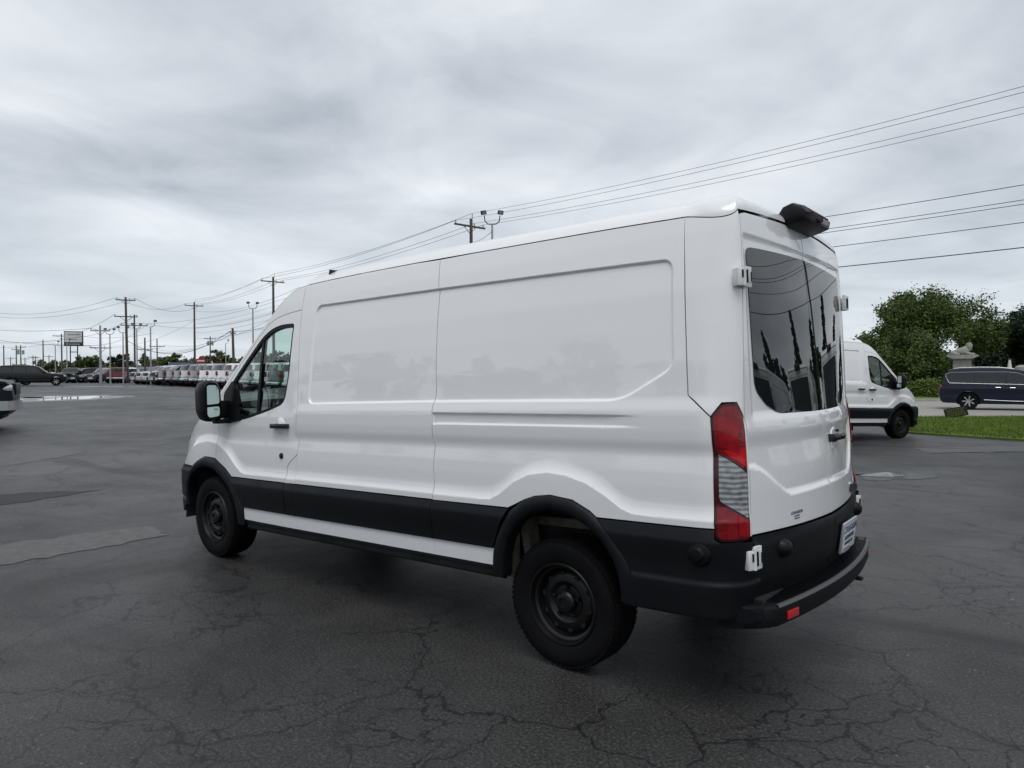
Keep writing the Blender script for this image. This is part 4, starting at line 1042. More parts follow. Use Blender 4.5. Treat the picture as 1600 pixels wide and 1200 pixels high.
def tree(name, loc, H, Wd, kind, label, seed, n=7000, leaf=.22, trunk=.25, base=.18, group=None, lobes=16, cat='tree', flat=1.0, density=.55):
    rg = np.random.default_rng(seed); t = empty(name, loc, 0, label, cat, group)
    # lobes spread over an uneven egg; leaves crowd the shell of each lobe
    cz = H * (base + (1 - base) * .5); rz = H * (1 - base) * .5; rx = Wd * .5
    C = []
    for k in range(lobes):
        d = rg.normal(0, 1, 3); d /= np.linalg.norm(d); d[2] = abs(d[2]) * 1.0 if rg.random() < .66 else d[2] * .8
        q = rg.uniform(.35, .90); C.append((d * q * np.array([rx, rx * flat, rz]) + [0, 0, cz], rg.uniform(.17, .40) * min(rx, rz)))
    P = []
    per = n // lobes
    for c, r_ in C:
        # smaller twigs clumps in each lobe
        m = max(6, int(per / 38)); d = rg.normal(0, 1, (m, 3)); d /= np.linalg.norm(d, axis=1)[:, None]
        cl = c + d * r_ * rg.uniform(.55, 1.08, (m, 1)) * [1.15, 1.15, .9]
        k = rg.integers(0, m, per); P.append(cl[k] + rg.normal(0, .17 * r_ + .05, (per, 3)))
    P = np.vstack(P); P[:, 2] = np.maximum(P[:, 2], base * H * .5 + rg.uniform(0, .3, len(P)))
    quads('crown', P, leaf, rg, LM[kind], t)
    mb = MB(); h0 = cz
    mb.tube([(0, 0, -.1), (trunk * .12, 0, h0 * .35), (-trunk * .1, trunk * .1, h0 * .7), (0, 0, h0 * 1.15)], [trunk, trunk * .8, trunk * .62, trunk * .3], 9)
    for c, r_ in C[:9]:
        z = rg.uniform(.35, .8) * h0; mb.tube([(0, 0, z), c * [.5, .5, 1] * .5 + np.array([0, 0, z]) * .5, c], [trunk * .42, trunk * .3, trunk * .1], 6)
    mb.build('trunk', M_bark, t)
    return t
def conifer(name, loc, H, Wd, label, seed, n=5000, leaf=.3, group=None, kind='conifer', base=.04, pw=.9):
    rg = np.random.default_rng(seed); t = empty(name, loc, 0, label, 'tree', group)
    mb = MB(); mb.tube([(0, 0, -.1), (0, 0, H * .5), (0, 0, H * .98)], [H * .018, H * .012, H * .002], 8)
    P = []; m = int(H * 9)
    for k in range(m):
        f = (k + .5) / m; z = H * (base + (1 - base) * f); r_ = Wd * .5 * (1 - f) ** pw * rg.uniform(.75, 1.1) + .08; a = rg.uniform(0, 2 * math.pi)
        e_ = np.array([r_ * math.cos(a), r_ * math.sin(a), z - r_ * .18]); q = max(4, int(n / m * (r_ / (Wd * .28) + .2)))
        s = rg.uniform(.15, 1.0, q) ** .7; P.append(np.array([0, 0, z]) + (e_ - [0, 0, z]) * s[:, None] + rg.normal(0, .07 + .05 * r_, (q, 3)))
        if k % 3 == 0 and r_ > .3: mb.tube([(0, 0, z), tuple(e_)], [H * .003, H * .001], 4, caps=False)
    quads('crown', np.vstack(P), leaf, rg, LM[kind], t, aspect=2.0)
    mb.build('trunk', M_bark, t)
    return t
def shrub(name, loc, H, Wd, kind, label, seed, n=2500, leaf=.14, group=None, depth=None):
    rg = np.random.default_rng(seed); t = empty(name, loc, 0, label, 'shrub', group); D = depth or Wd
    P = []; m = max(10, n // 45)
    d = rg.normal(0, 1, (m, 3)); d /= np.linalg.norm(d, axis=1)[:, None]; d[:, 2] = np.abs(d[:, 2])
    cl = d * rg.uniform(.55, 1.0, (m, 1)) * [Wd / 2, D / 2, H * .92]
    k = rg.integers(0, m, n); P = cl[k] + rg.normal(0, .07 * min(Wd, H) + .03, (n, 3)); P[:, 2] = np.clip(P[:, 2], .03, None)
    quads('foliage', P, leaf, rg, LM[kind], t)
    mb = MB()
    for c in cl[:10]: mb.tube([(c[0] * .1, c[1] * .1, -.05), tuple(c * [.6, .6, .6]), tuple(c)], [.04, .025, .01], 5, caps=False)
    mb.build('stem', M_bark, t)
    return t
# right: park trees beyond the road
tree('maple_tree', at(1456, 56), 8.4, 9.6, 'broad', 'broad spreading tree with an olive green crown behind the lion pedestal', 11, n=62000, leaf=.125, trunk=.34, base=.06, lobes=40)
tree('dark_tree', at(1618, 62), 7.8, 9.0, 'dark', 'tall blackish green tree at the picture edge behind the dark minivan', 12, n=30000, leaf=.15, base=.02, lobes=30)
tree('dark_tree', at(1556, 66), 5.6, 6.6, 'dark', 'dark round tree half hidden between the broad tree and the edge tree', 17, n=20000, leaf=.16, base=.02, lobes=22)
tree('small_tree', at(1333, 50), 4.7, 3.6, 'broad', 'small loose leafy tree peeking above the parked white van roof', 13, n=5200, leaf=.10, base=.15, lobes=14)
tree('yew_tree', at(1412, 47), 4.7, 5.6, 'shrub', 'dense mid green bushy tree right of the parked white van', 14, n=32000, leaf=.095, base=.0, lobes=26)
tree('yew_tree', at(1462, 45), 3.7, 4.0, 'shrub', 'dense green bushy tree touching the lion pedestal', 15, n=15000, leaf=.10, base=.0, lobes=18)
tree('yew_tree', at(1376, 49), 4.6, 3.8, 'broad', 'green bushy tree rising behind the parked van bonnet', 16, n=13000, leaf=.11, base=.0, lobes=16)
for i, (px, lb) in enumerate(((1330, 'dark hedge tree behind the parked van roof'), (1390, 'dark hedge tree behind the bushy yews'), (1450, 'dark hedge tree behind the broad tree trunk'), (1505, 'dark hedge tree behind the lion pedestal'), (1548, 'dark hedge tree above the middle of the minivan'), (1598, 'dark hedge tree above the front of the minivan'))):
    tree('hedge_tree', at(px, 63), 3.7, 5.2, 'dark', lb, 90 + i, n=9000, leaf=.17, base=.0, lobes=16, group='dark hedge behind the park trees')
for px, Z, H, Wd, kd, lb, sd_ in ((1432, 42.5, 1.15, 1.9, 'bright', 'low bright green shrub nearest the parked white van', 21), (1452, 42.0, 1.3, 1.8, 'bright', 'low bright green shrub between the van and the minivan tail', 22), (1470, 42.6, 1.25, 1.8, 'bright', 'low bright green shrub hidden partly by the minivan tail', 23), (1412, 43.2, 1.5, 2.0, 'shrub', 'darker low shrub directly behind the parked van mirror', 24)):
    shrub('low_shrub', at(px, Z), H, Wd, kd, lb, sd_, n=3600, leaf=.09, group='low shrubs along the far lawn')
# left: trees on the horizon behind the lots
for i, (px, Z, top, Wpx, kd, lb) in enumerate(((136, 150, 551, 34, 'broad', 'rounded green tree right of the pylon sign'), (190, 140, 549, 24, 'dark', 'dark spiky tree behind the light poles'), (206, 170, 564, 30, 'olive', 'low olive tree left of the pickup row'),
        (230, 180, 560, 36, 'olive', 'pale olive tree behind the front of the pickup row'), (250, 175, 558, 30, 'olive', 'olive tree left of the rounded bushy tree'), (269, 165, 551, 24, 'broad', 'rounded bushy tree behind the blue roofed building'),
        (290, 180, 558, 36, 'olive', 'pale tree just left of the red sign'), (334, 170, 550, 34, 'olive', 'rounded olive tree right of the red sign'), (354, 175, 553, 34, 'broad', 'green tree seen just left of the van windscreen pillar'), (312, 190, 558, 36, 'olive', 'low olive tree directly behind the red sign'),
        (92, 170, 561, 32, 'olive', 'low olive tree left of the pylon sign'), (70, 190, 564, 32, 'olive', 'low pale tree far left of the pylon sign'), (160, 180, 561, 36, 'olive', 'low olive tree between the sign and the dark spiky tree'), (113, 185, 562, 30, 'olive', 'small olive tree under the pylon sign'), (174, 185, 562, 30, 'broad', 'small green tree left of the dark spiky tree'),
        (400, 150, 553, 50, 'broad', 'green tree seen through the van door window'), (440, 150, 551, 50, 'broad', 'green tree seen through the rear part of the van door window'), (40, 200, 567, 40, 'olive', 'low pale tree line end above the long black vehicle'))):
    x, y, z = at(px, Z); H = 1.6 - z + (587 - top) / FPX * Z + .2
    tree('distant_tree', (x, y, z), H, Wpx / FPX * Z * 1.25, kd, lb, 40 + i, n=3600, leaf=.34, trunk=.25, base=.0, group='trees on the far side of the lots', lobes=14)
# off to the right of the picture: pointed conifers along the street (mirrored in the rear windows)
for i, (x, y, H) in enumerate(((-3.6, -30, 4.8), (-6.4, -29.5, 6.4), (-9.8, -30.5, 5.8), (-13.4, -29.5, 6.6), (-18.5, -27, 5.4), (-24, -24, 6.0), (-1.2, -33, 5.2))):
    conifer('spruce_tree', (x, y, 0), H, 1.5 + .3 * (i % 3), 'narrow dark spruce mirrored in the rear window glass', 70 + i, n=3600, leaf=.22, group='spruces mirrored in the van windows')
for i, (x, y) in enumerate(((-7, -38), (-12, -37.5), (-17, -36), (-22.5, -33), (-28, -29), (-33, -24))):
    tree('hedge_tree', (x, y, 0), 5.0, 7.5, 'dark', 'dark tree of the street row mirrored low in the rear windows', 120 + i, n=2600, leaf=.36, base=.0, lobes=12, group='trees mirrored low in the rear windows')
for i, (x, y, H, Wd) in enumerate(((24, 40, 13.5, 14), (35, 40, 11.5, 12), (46, 36, 13, 14), (14, 45, 12.5, 14), (58, 32, 11, 13), (3, 50, 13, 14))):
    tree('street_tree', (x, y, 0), H, Wd, 'broad', 'broad tree mirrored faintly in the white side panels', 80 + i, n=2600, leaf=.5, base=.12, group='trees mirrored in the van side')
# ================================================================ other vehicles
def paint(name, col, rough=.28):
    k = max(col); return mat(name, col, rough, spec=.5 if k > .1 else .22, coat=1.0 if k > .3 else .35, coat_r=.03)
M_win = mat('dark_window', (.014, .017, .018), .03, spec=.6)
M_win2 = mat('grey_window', (.05, .06, .062), .04, spec=.8)
M_tail = mat('tail_red', (.22, .004, .008), .2, coat=.4)
M_head = mat('head_lamp', (.62, .64, .66), .12, metal=.5, coat=1)
SPEC = {
 'suv': dict(W=1.02, wb=3.40, r=.40, tw=.27,
    out=[(-1.02, .42), (-1.16, .52), (-1.21, .80), (-1.17, 1.15), (-1.10, 1.45), (-.98, 1.78), (-.86, 1.885), (.3, 1.935), (1.2, 1.925), (1.75, 1.87), (2.05, 1.76), (2.70, 1.235), (2.95, 1.185), (3.7, 1.12), (4.08, 1.04), (4.20, .90), (4.22, .62), (4.16, .40), (3.95, .30)],
    skin=[(4, 6, 'glass'), (10, 11, 'glass')], belt=1.17,
    wins=[[(-1.00, 1.22), (-.02, 1.20), (-.02, 1.74), (-.86, 1.74)], [(.06, 1.20), (1.02, 1.19), (1.02, 1.78), (.06, 1.78)], [(1.10, 1.19), (2.30, 1.20), (1.84, 1.66), (1.72, 1.76), (1.10, 1.78)]], tailz=(1.0, 1.35), headz=(.82, 1.02)),
 'pickup': dict(W=1.02, wb=3.75, r=.40, tw=.27,
    out=[(-1.10, .52), (-1.17, .60), (-1.18, .80), (-1.14, 1.385), (.66, 1.405), (.74, 1.42), (.84, 1.80), (.92, 1.895), (1.1, 1.925), (1.9, 1.93), (2.15, 1.87), (2.30, 1.78), (2.88, 1.385), (3.05, 1.345), (3.9, 1.30), (4.38, 1.235), (4.50, 1.12), (4.54, .80), (4.52, .52), (4.40, .40), (4.2, .34)],
    skin=[(3, 4, 'bed'), (5, 6, 'glass'), (11, 12, 'glass')], belt=1.34,
    wins=[[(.96, 1.40), (1.50, 1.40), (1.50, 1.80), (1.03, 1.80)], [(1.58, 1.40), (2.55, 1.40), (2.18, 1.72), (2.04, 1.80), (1.58, 1.80)]], tailz=(1.0, 1.33), headz=(.98, 1.17)),
 'minivan': dict(W=1.00, wb=3.09, r=.365, tw=.235,
    out=[(-.92, .30), (-1.02, .40), (-1.07, .62), (-1.05, .92), (-1.00, 1.10), (-.86, 1.50), (-.72, 1.68), (-.50, 1.745), (-.1, 1.775), (.6, 1.785), (1.2, 1.77), (1.75, 1.70), (2.10, 1.60), (2.85, 1.17), (3.0, 1.12), (3.5, 1.02), (3.86, .90), (4.04, .70), (4.06, .42), (3.95, .28), (3.7, .22)],
    skin=[(4, 6, 'glass'), (12, 13, 'glass')], belt=1.05,
    wins=[[(-.70, 1.16), (.20, 1.14), (.20, 1.60), (-.62, 1.585), (-.80, 1.52), (-.82, 1.44)], [(.22, 1.14), (1.30, 1.115), (1.30, 1.595), (.22, 1.60)], [(1.34, 1.115), (2.40, 1.09), (2.34, 1.20), (1.92, 1.46), (1.70, 1.55), (1.34, 1.595)]], tailz=(.92, 1.06), headz=(.62, .80)),
}
_VM = {}
def car_meshes(kind):
    """the meshes of one vehicle kind, made once and shared by every copy"""
    if kind in _VM: return _VM[kind]
    sp = SPEC[kind]; out = np.array(sp['out']); x0, x1 = out[:, 0].min(), out[:, 0].max(); Wd = sp['W']; belt = sp['belt']; wb = sp['wb']; r = sp['r']; zt = out[:, 1].max()
    def Y(x, z):
        y = Wd * (1 - .045 * np.clip((.75 - z) / .45, 0, 1) ** 2 - .010 * np.clip((z - .75) / .4, 0, 1) - .225 * np.clip((z - belt) / (zt - belt), 0, 1.1) ** 1.25)
        y = y + .018 * np.exp(-((z - belt + .16) / .05) ** 2) - .012 * np.exp(-((z - .62) / .07) ** 2)
        e = np.clip((x - (x1 - .75)) / .75, 0, 1); q = np.clip(((x0 + .45) - x) / .45, 0, 1)
        return y * (1 - .17 * e ** 2.4 - .07 * q ** 2.2)
    S = lambda off: (lambda u, v: np.stack([u, Y(u, v) + off, v], -1))
    ra = r * 1.17
    arc = lambda cx: [(cx + ra * math.cos(t), r + ra * math.sin(t)) for t in np.linspace(-.12 * math.pi, 1.12 * math.pi, 19)]
    zb = .34 if kind != 'minivan' else .26
    bottom = [q for q in arc(wb)] + [q for q in arc(0)]
    bottom = [q for q in bottom if q[1] > zb - .001 or True]
    poly = list(map(tuple, out)) + [(arc(wb)[0][0], zb)] + [q for q in arc(wb) if q[1] >= zb] + [(arc(wb)[-1][0], zb), (arc(0)[0][0], zb)] + [q for q in arc(0) if q[1] >= zb] + [(arc(0)[-1][0], max(zb, out[0][1] - .02))]
    res = []
    X, nn, F = panel_data(poly, S(0), .09, gap=0, bstep=.09)
    for m in (False, True): res.append(('body_side', panel_mesh('body_side', X, nn, F, .0, True, m), 'paint', None))
    for wdw in sp['wins']:
        X, nn, F = panel_data(rounded(wdw, .05, 3), S(.006), .12, gap=0, bstep=.1)
        for m in (False, True): res.append(('side_window', panel_mesh('side_window', X, nn, F, .012, True, m), 'win', None))
    # sheets across the top, front and back
    spans = []; gl = {a: (b, k) for a, b, k in sp['skin']}; i = 0; n = len(out) - 1
    while i < n:
        if i in gl: spans.append((i, gl[i][0], gl[i][1])); i = gl[i][0]
        else:
            j = i
            while j < n and j not in gl: j += 1
            spans.append((i, j, 'paint')); i = j
    for a, b, k in spans:
        st = resample(out[a:b + 1], .10, False); e = Y(st[:, 0], st[:, 1]) - (.05 if k == 'glass' else 0)
        tan = np.gradient(st, axis=0) if len(st) > 1 else st; tan /= np.linalg.norm(tan, axis=1)[:, None] + 1e-9; nr = np.stack([-tan[:, 1], tan[:, 0]], 1)
        if nr[:, 1].mean() < 0 and False: nr = -nr
        ks = np.linspace(1, -1, 13); vs = []
        for (x, z), y, q in zip(st, e, nr):
            for s in ks:
                up = abs(q[1]) ; h = (.035 * up + .05 * (1 - up)) * (1 - abs(s) ** 2.5) + (.004 if k == 'glass' else 0); vs.append((x + q[0] * h, y * s, z + q[1] * h))
        m = 13; fs = [(p * m + s, p * m + s + 1, (p + 1) * m + s + 1, (p + 1) * m + s) for p in range(len(st) - 1) for s in range(12)]
        nm = {'paint': 'body_top' if out[a:b + 1, 1].mean() > .9 else 'body_end', 'glass': 'windscreen' if st[:, 0].mean() > wb / 3 else 'rear_window', 'bed': 'bed_cover'}[k]
        res.append((nm, MB().add(vs, fs, True).mesh(nm, 40), {'paint': 'paint', 'glass': 'win', 'bed': 'black'}[k], None))
        if k == 'glass':                                             # painted frame strips beside the glass
            e2 = Y(st[:, 0], st[:, 1]); vs = []
            for (x, z), y in zip(st, e2):
                for s in (y, y - .07): vs.append((x, s, z))
            q = len(st); fs = [(2 * p, 2 * p + 1, 2 * p + 3, 2 * p + 2) for p in range(q - 1)]
            mb = MB().add(vs, fs); mb.add([(x_, -y_, z_) for x_, y_, z_ in vs], fs); res.append(('pillar', mb.mesh('pillar'), 'paint', None))
    # lamps, bumpers, grille, mirrors, underside
    def yat(x, z): return float(Y(np.array(x), np.array(z)))
    def back_x(z): o_ = out[:6]; return float(np.interp(z, o_[:, 1], o_[:, 0]))
    def front_x(z):
        o_ = out[-8:][::-1]; o_ = o_[np.argsort(o_[:, 1])]; return float(np.interp(z, o_[:, 1], o_[:, 0]))
    z0, z1 = sp['tailz']; zm = (z0 + z1) / 2
    h0, h1 = sp['headz']; hm = (h0 + h1) / 2
    for s in (1, -1):
        res.append(('tail_lamp', MB().box((back_x(zm) + .05, s * (yat(back_x(zm) + .06, zm) - .075), zm), (.15, .15, z1 - z0), ch=.02).mesh('tail_lamp'), 'tail', None))
        res.append(('head_lamp', MB().box((front_x(hm) - .12, s * (yat(front_x(hm) - .14, hm) - .14), hm), (.24, .26, (h1 - h0) * .8), rot=rotz(-s * .30), ch=.03).mesh('head_lamp'), 'head', None))
        mx = [2.45, 2.62, 2.35][['suv', 'pickup', 'minivan'].index(kind)]; mz = belt + .10
        res.append(('door_mirror', MB().box((mx, s * (yat(mx, belt) + .14), mz), (.12, .24, .18), ch=.04).mesh('door_mirror'), 'trim', None))
    if kind != 'minivan':
        res.append(('grille', MB().box((front_x(.95) + .015, 0, (h0 + h1) / 2 - .04), (.10, 1.15, h1 - h0 + .12), ch=.03).mesh('grille'), 'black', None))
        res.append(('front_bumper', MB().prism([(1.0, x1 - .42), (.97, x1 - .10), (.85, x1 + .03), (.5, x1 + .10), (0, x1 + .12), (-.5, x1 + .10), (-.85, x1 + .03), (-.97, x1 - .10), (-1.0, x1 - .42), (-.8, x1 - .42), (.8, x1 - .42)], .50, .74, 'z').xform(lambda q: np.array([q[1], q[0], q[2]])).mesh('front_bumper'), 'bright', None))
        res.append(('rear_bumper', MB().box((x0 - .03, 0, .62), (.16, 1.94, .20), ch=.04).mesh('rear_bumper'), 'bright', None))
    if kind == 'pickup':
        res.append(('tailgate', MB().box((x0 + .02, 0, 1.10), (.06, 1.50, .48), ch=.015).mesh('tailgate'), 'paint', None))
    res.append(('underbody', MB().box(((x0 + x1) / 2, 0, .38), (x1 - x0 - .5, 1.5, .20)).box((0, 0, r + .12), (r * 2.3, 1.62, .5)).box((wb, 0, r + .12), (r * 2.3, 1.62, .5)).mesh('underbody'), 'dark', None))
    _VM[kind] = res
    return res
_WM = {}
def wheel_meshes(r, tw):
    if (r, tw) in _WM: return _WM[(r, tw)]
    rr = r * .68; h = tw / 2
    ty = MB().lathe([(rr - .01, -h * .8), (rr + .02, -h), (r - .03, -h), (r, -h * .75), (r, h * .75), (r - .03, h), (rr + .02, h), (rr - .01, h * .8)], 28, 'y').mesh('tyre', 40)
    mb = MB(); mb.lathe([(rr + .004, h * .82), (rr - .015, h * .95), (rr - .03, h * .7), (rr - .035, h * .2), (0, h * .2)], 28, 'y')
    rim = mb.mesh('rim', 40)
    mb = MB()
    for k in range(7):
        t = 2 * math.pi * k / 7
        mb.box(roty(-t) @ np.array([rr * .5, h * .62, 0]), (rr * .92, .05, rr * .20), rot=roty(-t) @ rotz(.12), ch=.008)
    mb.lathe([(0, h * .78), (rr * .2, h * .76), (rr * .24, h * .4)], 14, 'y'); sp = mb.mesh('spokes', 40)
    _WM[(r, tw)] = (ty, rim, sp); return _WM[(r, tw)]
def car(name, kind, loc, ang, pm, label, cat, group=None, trim='chrome', wheelmat=None, parts=True):
    """place a vehicle: loc is the ground point under its middle, ang its heading from the picture's right"""
    sp = SPEC[kind]; rz = heading(ang); o = empty(name, loc, rz, label, cat, group)
    mid = (min(q[0] for q in sp['out']) + max(q[0] for q in sp['out'])) / 2
    o.location = (loc[0] - mid * math.cos(rz), loc[1] - mid * math.sin(rz), loc[2])
    mm = {'paint': pm, 'win': M_win, 'black': M_black, 'dark': M_dark, 'tail': M_tail, 'head': M_head, 'bright': M_chrome if trim == 'chrome' else pm, 'trim': M_black if trim != 'white' else pm}
    for nm, me, k, _ in car_meshes(kind):
        c = bpy.data.objects.new(nm, me); COL.objects.link(c); c.parent = o
        if len(me.materials) == 0: me.materials.append(None)
        c.material_slots[0].link = 'OBJECT'; c.material_slots[0].material = mm[k]
    ty, rim, spk = wheel_meshes(sp['r'], sp['tw'])
    for x in (0, sp['wb']):
        for s in (1, -1):
            wv = bpy.data.objects.new('wheel', None); COL.objects.link(wv); wv.parent = o; wv.location = (x, s * (sp['W'] - .02 - sp['tw'] / 2), sp['r']); wv.rotation_euler = (0, 0, 0 if s > 0 else math.pi)
            link('tyre', ty, wv, M_rubber); link('rim', rim, wv, M_gloss); q = link('spokes', spk, wv, M_alloy)
    return o
P_navy = paint('navy_paint', (.006, .009, .024)); P_black = paint('black_paint', (.006, .006, .008)); P_slate = mat('slate_blue_paint', (.008, .011, .016), .4, spec=.15, coat=.06); P_silver = paint('silver_paint', (.38, .39, .40)); P_white = paint('plain_white_paint', (.76, .77, .78)); P_red = paint('red_paint', (.13, .006, .008)); P_grey = paint('dark_grey_paint', (.06, .065, .07))

# --- the second van: a copy of the first, parked facing the picture's right
def van_copy(loc, rz, label, group='white cargo vans'):
    c = copy_tree(VAN); c.location = loc; c.rotation_euler = (0, 0, rz); tag(c, label, 'van', group); return c
def van_at(px, Z, ang, label):
    """van whose right front wheel stands in image column px at depth Z"""
    x, y, z = at(px, Z); rz = heading(ang); q = np.array([3.75 * math.cos(rz) + .9 * math.sin(rz), 3.75 * math.sin(rz) - .9 * math.cos(rz)])
    return van_copy((x - q[0], y - q[1], z), rz, label)
V2 = van_at(1404, 17.2, 27, 'smaller white cargo van parked facing right beside the grass verge')
for o_ in [q for q in V2.children if q.name.startswith('front_door')]:
    pass
# sliding-door handle on its near side
mb = MB(); c0 = wall(np.array([2.2]), np.array([1.29]))[0]
mb.box((2.20, -(c0[1] + .030), 1.29), (.20, .020, .036), ch=.008); mb.box((2.27, -(c0[1] + .012), 1.29), (.04, .03, .03)); mb.box((2.13, -(c0[1] + .012), 1.29), (.04, .03, .03)); mb.xform(bw).build('door_handle', M_gloss, V2)
for x, y, a in ((-2.6, -11.2, 100), (-5.6, -10.8, 100), (-8.7, -10.2, 100)):
    van_copy((x, y, 0), R(a - 200), 'white cargo van parked off to the right, mirrored in the rear windows')

# --- navy minivan on the road
mv = car('minivan', 'minivan', at(1578, 30.2), -32, P_navy, 'navy blue minivan with bright window trim driving along the road', 'minivan', trim='paint')
S_ = None
def mv_strip(nm, pts, wd, mt, off):
    sp = SPEC['minivan']; out = []
    for s in (1, -1):
        mb = MB(); mb.tube([(x, s * (yv + off), z) for x, yv, z in pts], wd, 6); mb.build(nm, mt, mv)
def mvY(x, z):
    out = np.array(SPEC['minivan']['out']); belt = 1.05; zt = 1.785; y = 1.0 * (1 - .045 * np.clip((.75 - z) / .45, 0, 1) ** 2 - .010 * np.clip((z - .75) / .4, 0, 1) - .225 * np.clip((z - belt) / (zt - belt), 0, 1.1) ** 1.25)
    e = np.clip((x - (4.06 - .75)) / .75, 0, 1); q = np.clip(((-1.07 + .45) - x) / .45, 0, 1); return y * (1 - .17 * e ** 2.4 - .07 * q ** 2.2)
ring = [(2.44, 1.075), (1.32, 1.10), (.2, 1.125), (-.70, 1.145), (-.83, 1.43), (-.82, 1.53), (-.63, 1.60), (.2, 1.615), (1.32, 1.61), (1.72, 1.565), (1.94, 1.475), (2.36, 1.21)]
M_trim = mat('satin_trim', (.50, .51, .53), .30, metal=.7)
mv_strip('window_trim', [(x, mvY(x, z), z) for x, z in ring], .010, M_trim, .004)
mv_strip('roof_rail', [(x, mvY(x, 1.74) - .03, z) for x, z in ((-.55, 1.755), (-.3, 1.80), (.4, 1.822), (1.1, 1.808), (1.6, 1.745))], .012, M_trim, 0)
mv_strip('sill_strip', [(x, mvY(x, .40), z) for x, z in ((.55, .44), (1.4, .405), (2.55, .38))], .011, M_trim, .012)
mv_strip('door_handle', [(x, mvY(x, .97), .965) for x in (.95, 1.05, 1.13)], .012, M_chrome, .02)
mv_strip('door_handle', [(x, mvY(x, .97), .955) for x in (1.45, 1.55, 1.63)], .012, M_chrome, .02)

# --- left: dark pickup cut by the picture edge, black estate beyond, and the stock rows
q = cw(-15.72, 17.5); car('pickup_truck', 'pickup', (*q, gz(*q)), 30, P_slate, 'slate blue pickup with chrome bumper cut off by the picture edge', 'pickup truck')
x, y, z = at(51, 67); car('estate_car', 'suv', (x, y, z), 31, P_black, 'long black sport utility vehicle parked side-on across the lot', 'suv', trim='paint')
x, y, z = at(4, 71); car('estate_car', 'suv', (x, y, z), 40, P_grey, 'dark grey sport utility vehicle half hidden behind the long black one', 'suv')
P_mid = paint('mid_grey_paint', (.17, .175, .18))
G1 = 'pickups parked in the stock row'
tails = [(251, 66.0, P_grey, 'dark grey pickup, farthest of the row showing tail lamps'), (264, 64.0, P_mid, 'mid grey pickup, second farthest of the row showing tail lamps'), (276, 62.1, P_mid, 'mid grey pickup, third farthest of the row showing tail lamps'), (287.5, 60.2, P_silver, 'silver pickup in the middle of the stock row, beside the blue roof'),
         (302, 58.2, P_mid, 'mid grey pickup directly below the red sign'), (316.5, 56.2, P_white, 'white pickup right of the red sign, second nearest but two'), (331, 54.3, P_white, 'white pickup just above the van door mirror'), (346, 52.4, P_white, 'white pickup cut by the van windscreen pillar'),
         (363, 50.4, P_silver, 'silver pickup hidden behind the van windscreen pillar'), (383, 48.4, P_silver, 'silver pickup seen through the front of the van door window'), (404, 46.4, P_white, 'white pickup seen through the middle of the van door window'), (428, 44.4, P_grey, 'dark pickup seen through the rear of the van door window'), (453, 42.4, P_white, 'white pickup behind the van door pillar')]
for px, Z, pm, lb in tails:
    X = (px - 800) / FPX * Z; a = 40; cx, cy = X + 2.86 * math.cos(R(a)), Z + 2.86 * math.sin(R(a)); q = cw(cx, cy); car('pickup_truck', 'pickup', (*q, gz(*q)), a + ((int(px) * 7) % 5 - 2), pm, lb, 'pickup truck', G1, trim='chrome' if int(px) % 3 else 'paint')
for px, Z, pm, lb in ((206.5, 75, P_grey, 'dark pickup facing the lot, leftmost of the stock row'), (216.5, 72.7, P_silver, 'silver pickup facing the lot, second from the left of the stock row'), (227, 70.4, P_silver, 'silver pickup facing the lot, third from the left of the stock row'), (238.5, 68.2, P_black, 'black pickup facing the lot next to the tail lamp row')):
    X = (px - 800) / FPX * Z; a = 224; cx, cy = X + 2.86 * math.cos(R(44)), Z + 2.86 * math.sin(R(44)); q = cw(cx, cy); car('pickup_truck', 'pickup', (*q, gz(*q)), a + ((int(px) * 7) % 5 - 2), pm, lb, 'pickup truck', G1, trim='chrome' if int(px) % 3 else 'paint')
for px, Z, kd, a, pm, lb in ((112, 92, 'pickup', 290, P_black, 'black pickup facing the lot under the pylon sign'), (134, 93, 'suv', 232, P_black, 'black sport utility vehicle right of the pylon sign'), (154, 94, 'suv', 232, P_silver, 'silver sport utility vehicle left of the red pickup'), (172, 92, 'suv', 240, P_grey, 'grey sport utility vehicle touching the red pickup'), (186, 88, 'pickup', 112, P_red, 'red pickup seen from behind beside the tall wooden pole'), (204, 92, 'pickup', 112, P_white, 'white pickup behind the tall wooden pole'), (116, 104, 'suv', 230, P_white, 'white vehicle standing behind the black pickup under the sign')):
    car('parked_car' if kd == 'suv' else 'pickup_truck', kd, at(px, Z), a, pm, lb, 'suv' if kd == 'suv' else 'pickup truck', 'vehicles in the far stock row')
